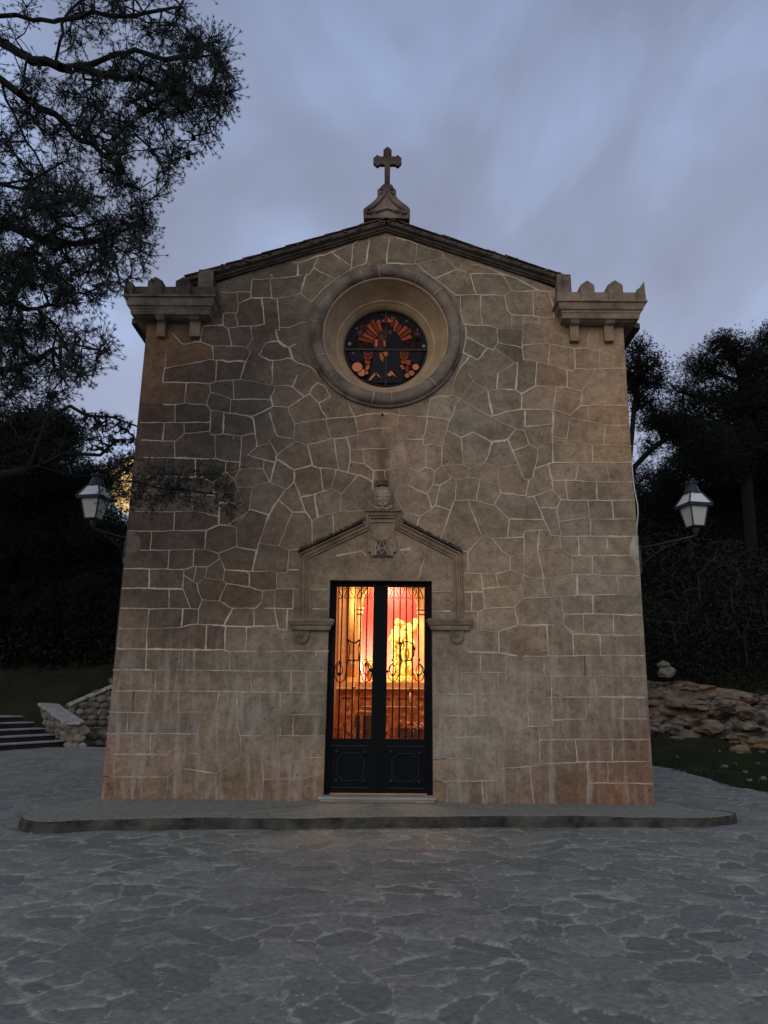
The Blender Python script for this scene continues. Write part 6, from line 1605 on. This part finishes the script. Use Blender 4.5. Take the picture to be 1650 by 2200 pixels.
A_, par_, rad_, dirs_, ns_ = grow(skel, cl3, .0036, .26, 3, .05, .04, .46, .22)
# short twigs from each cluster to its needle tufts
tc_, td_, ta = [], [], []
for ci, (c, d) in enumerate(zip(cl3, dirs_)):
    k = nr.integers(7, 14)
    if cl[ci][1] > 950: k = 10
    for _ in range(k):
        o_ = nr.normal(0, 1, 3); o_ = o_/np.linalg.norm(o_)*nr.uniform(.04, .20); o_ += d*.07; p = c+o_
        tc_.append(p); td_.append(o_/np.linalg.norm(o_)); ta.append(c)
tc_, td_, ta = np.array(tc_), np.array(td_), np.array(ta)
rad_[ns_:] = np.where(A_[ns_:,1] > -2.2, np.minimum(rad_[ns_:], .0035), rad_[ns_:]); lb0 = ns_ - len(skel[-1][0]); rad_[lb0:ns_] = np.minimum(rad_[lb0:ns_], .009)
idx = np.array([k for k in range(len(par_)) if par_[k] is not None and par_[k] >= 0])
pr = np.array([par_[k] for k in idx])
rb_ = rad_.copy(); rb_[:lb0] = np.maximum(rb_[:lb0], .012)
Vb, Fb = tube_mesh(A_[pr], A_[idx], np.minimum(rb_[pr], rb_[idx]*1.25), rb_[idx], 6)
thn = np.where(np.array(ta)[:,1] > -2.2, .0016, .0038); Vt, Ft = tube_mesh(ta, tc_, thn, thn*.6, 3)
isT = np.array([k < len(trunk) for k in idx])
tr_ = MB(); tr_.tube([tuple(p) for p in trunk], [.34 - .022*i*.25*3 if .34 - .0165*i > .1 else .1 for i in range(len(trunk))], 12); tr_.build('trunk', M['bark'], near)
np_mesh('branches', np.concatenate([Vb, ]), Fb, M['bark'], near, 4, True)
np_mesh('twigs', Vt, Ft.reshape(-1, 4), M['bark'], near, 4)
near_mask = np.ones(len(tc_), bool)
Vn = tufts(tc_, td_, 22, .043, .0021, 9, .85, .5)
np_mesh('crown', Vn, np.arange(len(Vn)), M['needle'], near)
# cones
cn_ = MB()
for k in range(46):
    c = cl3[nr.integers(0, 1100)]
    if k == 0: cn_.blob((0, 0, 0), .032, k, 1, .25, 2, 0, True, (1, 1, 1.3)); co0 = cn_.build('cone', M['bark']); co0.parent = near
    o_ = co0 if k == 0 else co0.copy()
    if k: link(o_, near)
    o_.location = Vector(c) + Vector((0, 0, -.03)) - near.location


# trees farther back
def far_tree(label, base, blobs_px, D, seed, ntuft=3600, tsize=.16, density=1., trunk_px=None, thick=.16, w=.010, kn=9):
    """crown blobs are (px, py, r_px[, dY]) on the plane y = D; base = ground point x"""
    u = (D-CAMY)/F; r_ = np.random.default_rng(seed)
    gz = hill(base[0], D)
    t = empty('pine_tree', (base[0], D, gz-.1), label, 'tree', 'pine trees round the chapel')
    bl = []
    for b_ in blobs_px:
        dy_ = (b_[3] if len(b_) > 3 else 0) + r_.uniform(-.8, .8); c = P(b_[0], b_[1], D+dy_); bl.append((np.array(c), b_[2]*u*1.02))
    w_ = np.array([b_[1]**2 for b_ in bl]); w_ /= w_.sum(); ncl = int(ntuft/14*density)
    tg = []
    for i in r_.choice(len(bl), ncl, p=w_):
        c, rr2 = bl[i]; d = r_.normal(size=3); d /= np.linalg.norm(d)
        p = c + d*rr2*r_.uniform(.15, 1)**.5*np.array([1, 1, .82])
        tg.append(p)
    tg = np.array(tg)
    if trunk_px is None:
        c = bl[int(np.argmax(w_))][0]; tk = [np.array([base[0], D, gz-.1]), np.array([base[0]*.7+c[0]*.3, D, gz+(c[2]-gz)*.4]), c]
    else: tk = [np.array([P(*trunk_px[0], D).x, D, gz-.1])] + [np.array(P(x, y, D)) for x, y in trunk_px]
    tr2 = dense(tk, .5); sk = [(tr2, -1)]; n0 = len(tr2)
    for c, rr2 in bl:
        j = int(np.argmin(((np.array(tr2) - (c-np.array([0, 0, rr2*.8])))**2).sum(1))); sk.append((dense([tr2[j], c], .5)[1:], j))
    A2_, p2, r2, d2, ns2 = grow(sk, tg, .014, thick, seed, .08, 0, .45, .6)
    ix = np.array([k for k in range(len(p2)) if p2[k] is not None and p2[k] >= 0]); pq = np.array([p2[k] for k in ix])
    V_, F_ = tube_mesh(A2_[pq], A2_[ix], np.maximum(.012, np.minimum(r2[pq], r2[ix]*1.3)), np.maximum(r2[ix], .010), 5)
    tm = np.array([k < n0 for k in ix])
    Fq = F_.reshape(len(ix), -1, 4)
    np_mesh('trunk', V_, Fq.reshape(-1, 4), M['bark'], t, 4, True)
    cc = np.repeat(tg, 20, 0); oo = r_.normal(0, 1, cc.shape)*.24*np.array([1, 1, .7]); dd = oo/np.linalg.norm(oo, axis=1)[:,None]
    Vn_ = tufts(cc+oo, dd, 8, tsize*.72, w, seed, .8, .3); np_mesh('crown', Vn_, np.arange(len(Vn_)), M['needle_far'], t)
    return t
# right side
far_tree('slender pine with loose crown close against the right chapel wall', (9.6, 0), [(1372,745,30),(1395,790,34),(1410,825,30),(1370,830,40),(1385,870,32),(1350,790,40)], 17, 31, 4200, .13, 1, [(1345,1300),(1352,1000),(1362,880),(1375,790)], .10)
far_tree('tall broad pine with dark domed crown on the right', (15, 0), [(1560,745,44),(1510,790,48),(1600,775,55),(1468,845,38),(1540,860,66),(1610,880,80),(1480,900,40),(1640,800,60),(1570,940,60),(1650,730,40),(1690,900,80),(1650,960,80),(1560,1000,60),(1500,960,45),(1640,850,60)], 21, 32, 17000, .19, 1.5, [(1622,1300),(1610,1120),(1600,1000),(1606,900),(1590,800)], .26)
far_tree('leaning pine with low dark crown between slender and domed pines', (11, 0), [(1420,905,40),(1465,925,44),(1400,960,18),(1510,950,50)], 19, 33, 4000, .17, 1.3, [(1340,1180),(1362,1005),(1400,965),(1450,930)], .12)
far_tree('pine at the right edge, its crown cut by the frame', (19, 0), [(1720,760,70),(1780,840,90),(1700,850,60),(1760,720,60)], 24, 34, 4200, .2, 1.3, None, .25)
far_tree('dense round pine filling the dark hollow right of the chapel', (11.8, 0), [(1420,1060,70,),(1500,1030,90),(1390,1150,90),(1470,1140,100),(1590,1060,110),(1560,1160,100),(1660,1120,110)], 26, 35, 14000, .22, 1.7, None, .2)
far_tree('low bushy pine beneath the others at the foot of the right slope', (13, 0), [(1400,1260,80),(1480,1290,90),(1570,1270,100),(1650,1260,100),(1440,1370,60),(1540,1380,80),(1640,1370,90)], 24, 36, 5200, .2, 1.4, None, .15)
# left side
far_tree('dense dark pine low at the left edge under the overhanging branches', (-14, 0), [(30,930,70),(90,915,62),(130,925,48),(60,990,80),(-30,960,90),(140,975,36),(165,930,22)], 15, 41, 8000, .17, 1.7, None, .2)
far_tree('broad black pine behind the left lantern', (-24, 0), [(60,1070,95),(160,1050,75),(200,1030,45),(120,1150,100),(205,1130,75),(20,1160,110),(255,1160,60),(262,992,20),(290,994,20),(236,1002,20),(250,1030,12),(278,1012,12),(262,1062,12)], 19, 42, 14000, .19, 1.7, None, .2)
far_tree('black pine rising behind the left slope, lowest crown there', (-26, 0), [(40,1280,110),(140,1270,100),(230,1250,80),(90,1380,80),(200,1360,70),(280,1320,70),(-40,1250,110)], 21, 43, 9000, .2, 1.6, None, .2)
far_tree('spreading pine beyond the left edge of the view', (-22, 0), [(-160,1000,140),(-110,1130,140),(-220,1180,140),(-60,1080,80),(-180,860,120)], 20, 44, 6000, .2, 1.4, None, .25)
# bare twiggy branch in the gap above the left lantern, with sparse tufts
bt = empty('bare_pine', (-13.5, 8, 0), 'almost bare twisted pine in the gap above the left lantern', 'tree')
DB = 8.0
tgt = []
br2 = np.random.default_rng(8)
polyB = [(165,868),(190,880),(285,898),(292,905),(292,972),(262,955),(235,975),(170,960),(178,905)]
while len(tgt) < 260:
    x, y = br2.uniform(160, 300), br2.uniform(860, 985)
    if in_poly(x, y, polyB): tgt.append(np.array(P(x, y, DB + br2.normal(0, .3))))
for _ in range(50):
    tgt.append(np.array(P(br2.uniform(-20, 170), br2.uniform(900, 1000), DB+br2.normal(0, .3))))
tgt = np.array(tgt)
tkB = dense([(-13.5, 8, -.1), (-13.6, 8, 3.0), tuple(P(-120,1040,DB)), tuple(P(60,1012,DB))], .3)
b1_ = dense([tuple(P(60,1010,DB)), tuple(P(140,974,DB)), tuple(P(215,978,DB)), tuple(P(240,955,DB)), tuple(P(252,945,DB)), tuple(P(300,945,DB))], .12)
b2_ = dense([tuple(P(60,1010,DB)), tuple(P(100,900,DB)), tuple(P(150,872,DB)), tuple(P(185,893,DB)), tuple(P(240,896,DB)), tuple(P(300,918,DB))], .12)
A3_, p3_, r3_, d3_, n3_ = grow([(tkB, -1), (b1_, len(tkB)-1), (b2_, len(tkB)-1)], tgt, .010, .12, 4, .12, .02, .42, .16)
ix = np.array([k for k in range(len(p3_)) if p3_[k] is not None and p3_[k] >= 0]); pq = np.array([p3_[k] for k in ix])
r3_[:n3_] = np.maximum(r3_[:n3_]*.6, .022)
V_, F_ = tube_mesh(A3_[pq], A3_[ix], np.minimum(r3_[pq], r3_[ix]*1.4), r3_[ix], 5); np_mesh('branches', V_, F_, M['bark'], bt, 4)
tk2 = MB(); tk2.tube([tuple(p) for p in tkB], .13, 8); tk2.build('trunk', M['bark'], bt)
sel = br2.random(len(tgt)) < .33
Vn_ = tufts(tgt[sel], d3_[sel], 34, .17, .006, 2, .7, .6); np_mesh('crown', Vn_, np.arange(len(Vn_)), M['needle_far'], bt)

# woodland undergrowth closing the view below the crowns
def under(xr, yr, n, name_label, seed, hmax, size=.16):
    r_ = np.random.default_rng(seed); x = r_.uniform(*xr, n); y = r_.uniform(*yr, n)
    nz = np.array([noise.noise(Vector((a*.35, b_*.35, 9))) for a, b_ in zip(x, y)])
    z = np.array([hill(a, b_) for a, b_ in zip(x, y)]) + r_.uniform(0, 1, n)**1.2*hmax*(.65+.7*nz.clip(-.6, 1))
    Pn = np.stack([x, y, z], 1); a = r_.normal(size=(n, 3)); a /= np.linalg.norm(a, axis=1)[:,None]; b_ = np.cross(a, r_.normal(size=(n, 3))); b_ /= np.linalg.norm(b_, axis=1)[:,None]
    s = size*r_.uniform(.5, 1.5, n)[:,None]
    o = np_mesh('undergrowth', np.stack([Pn-b_*s*.4, Pn+b_*s*.4, Pn+a*s], 1).reshape(-1, 3), np.arange(3*n), M['shrub']); tag(o, name_label, 'undergrowth', kind='stuff')
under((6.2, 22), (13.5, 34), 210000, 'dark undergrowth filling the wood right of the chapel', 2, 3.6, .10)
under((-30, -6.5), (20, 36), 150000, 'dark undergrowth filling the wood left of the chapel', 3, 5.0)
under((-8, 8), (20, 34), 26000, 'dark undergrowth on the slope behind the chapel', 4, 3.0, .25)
# dry shrubs with pale bare twigs on the right bank
for i, (x, y, h, lab) in enumerate(((1500,1210,70,'dry pale twigged bush under the right lantern'), (1600,1340,80,'dry twigged bush at the right edge above the rocks'), (1450,1330,70,'dry twigged bush between the chapel wall and the rocks'), (1570,1240,60,'dry twigged bush high on the right bank'))):
    Db = 13.2 + .5*i; c = P(x, y+h*.4, Db); t = empty('dry_bush', tuple(c), lab, 'bush', 'dry bushes on the right bank')
    r_ = np.random.default_rng(60+i); tg = np.array([np.array(c) + r_.normal(0, 1, 3)*np.array([.8, .4, .7]) + np.array([0, 0, .5]) for _ in range(26)])
    A4, p4, r4, d4, n4 = grow([(dense([tuple(c - Vector((0, 0, .8))), tuple(c)], .2), -1)], tg, .006, .03, i, .22, -.08, .35, .22)
    ix = np.array([k for k in range(len(p4)) if p4[k] is not None and p4[k] >= 0]); pq = np.array([p4[k] for k in ix])
    V_, F_ = tube_mesh(A4[pq], A4[ix], r4[pq], r4[ix], 4); np_mesh('twigs', V_, F_, M['dryw'], t, 4)
    Vn_ = tufts(tg[::2], d4[::2], 12, .10, .006, i, .8); np_mesh('leaves', Vn_, np.arange(len(Vn_)), M['shrub'], t)

far_tree('tall dark pine on the ridge behind the other right pines', (22, 0), [(1400,1040,60),(1470,1000,50),(1550,980,70),(1640,980,90),(1420,1100,70),(1720,1000,90)], 34, 37, 8000, .28, 1.6, None, .25)
far_tree('wide dark pine on the ridge behind the left pines', (-20, 0), [(30,1060,90),(120,1050,70),(190,1060,60),(60,1140,90),(160,1140,80),(230,1170,60),(-60,1080,90)], 32, 47, 9000, .28, 1.6, None, .25)
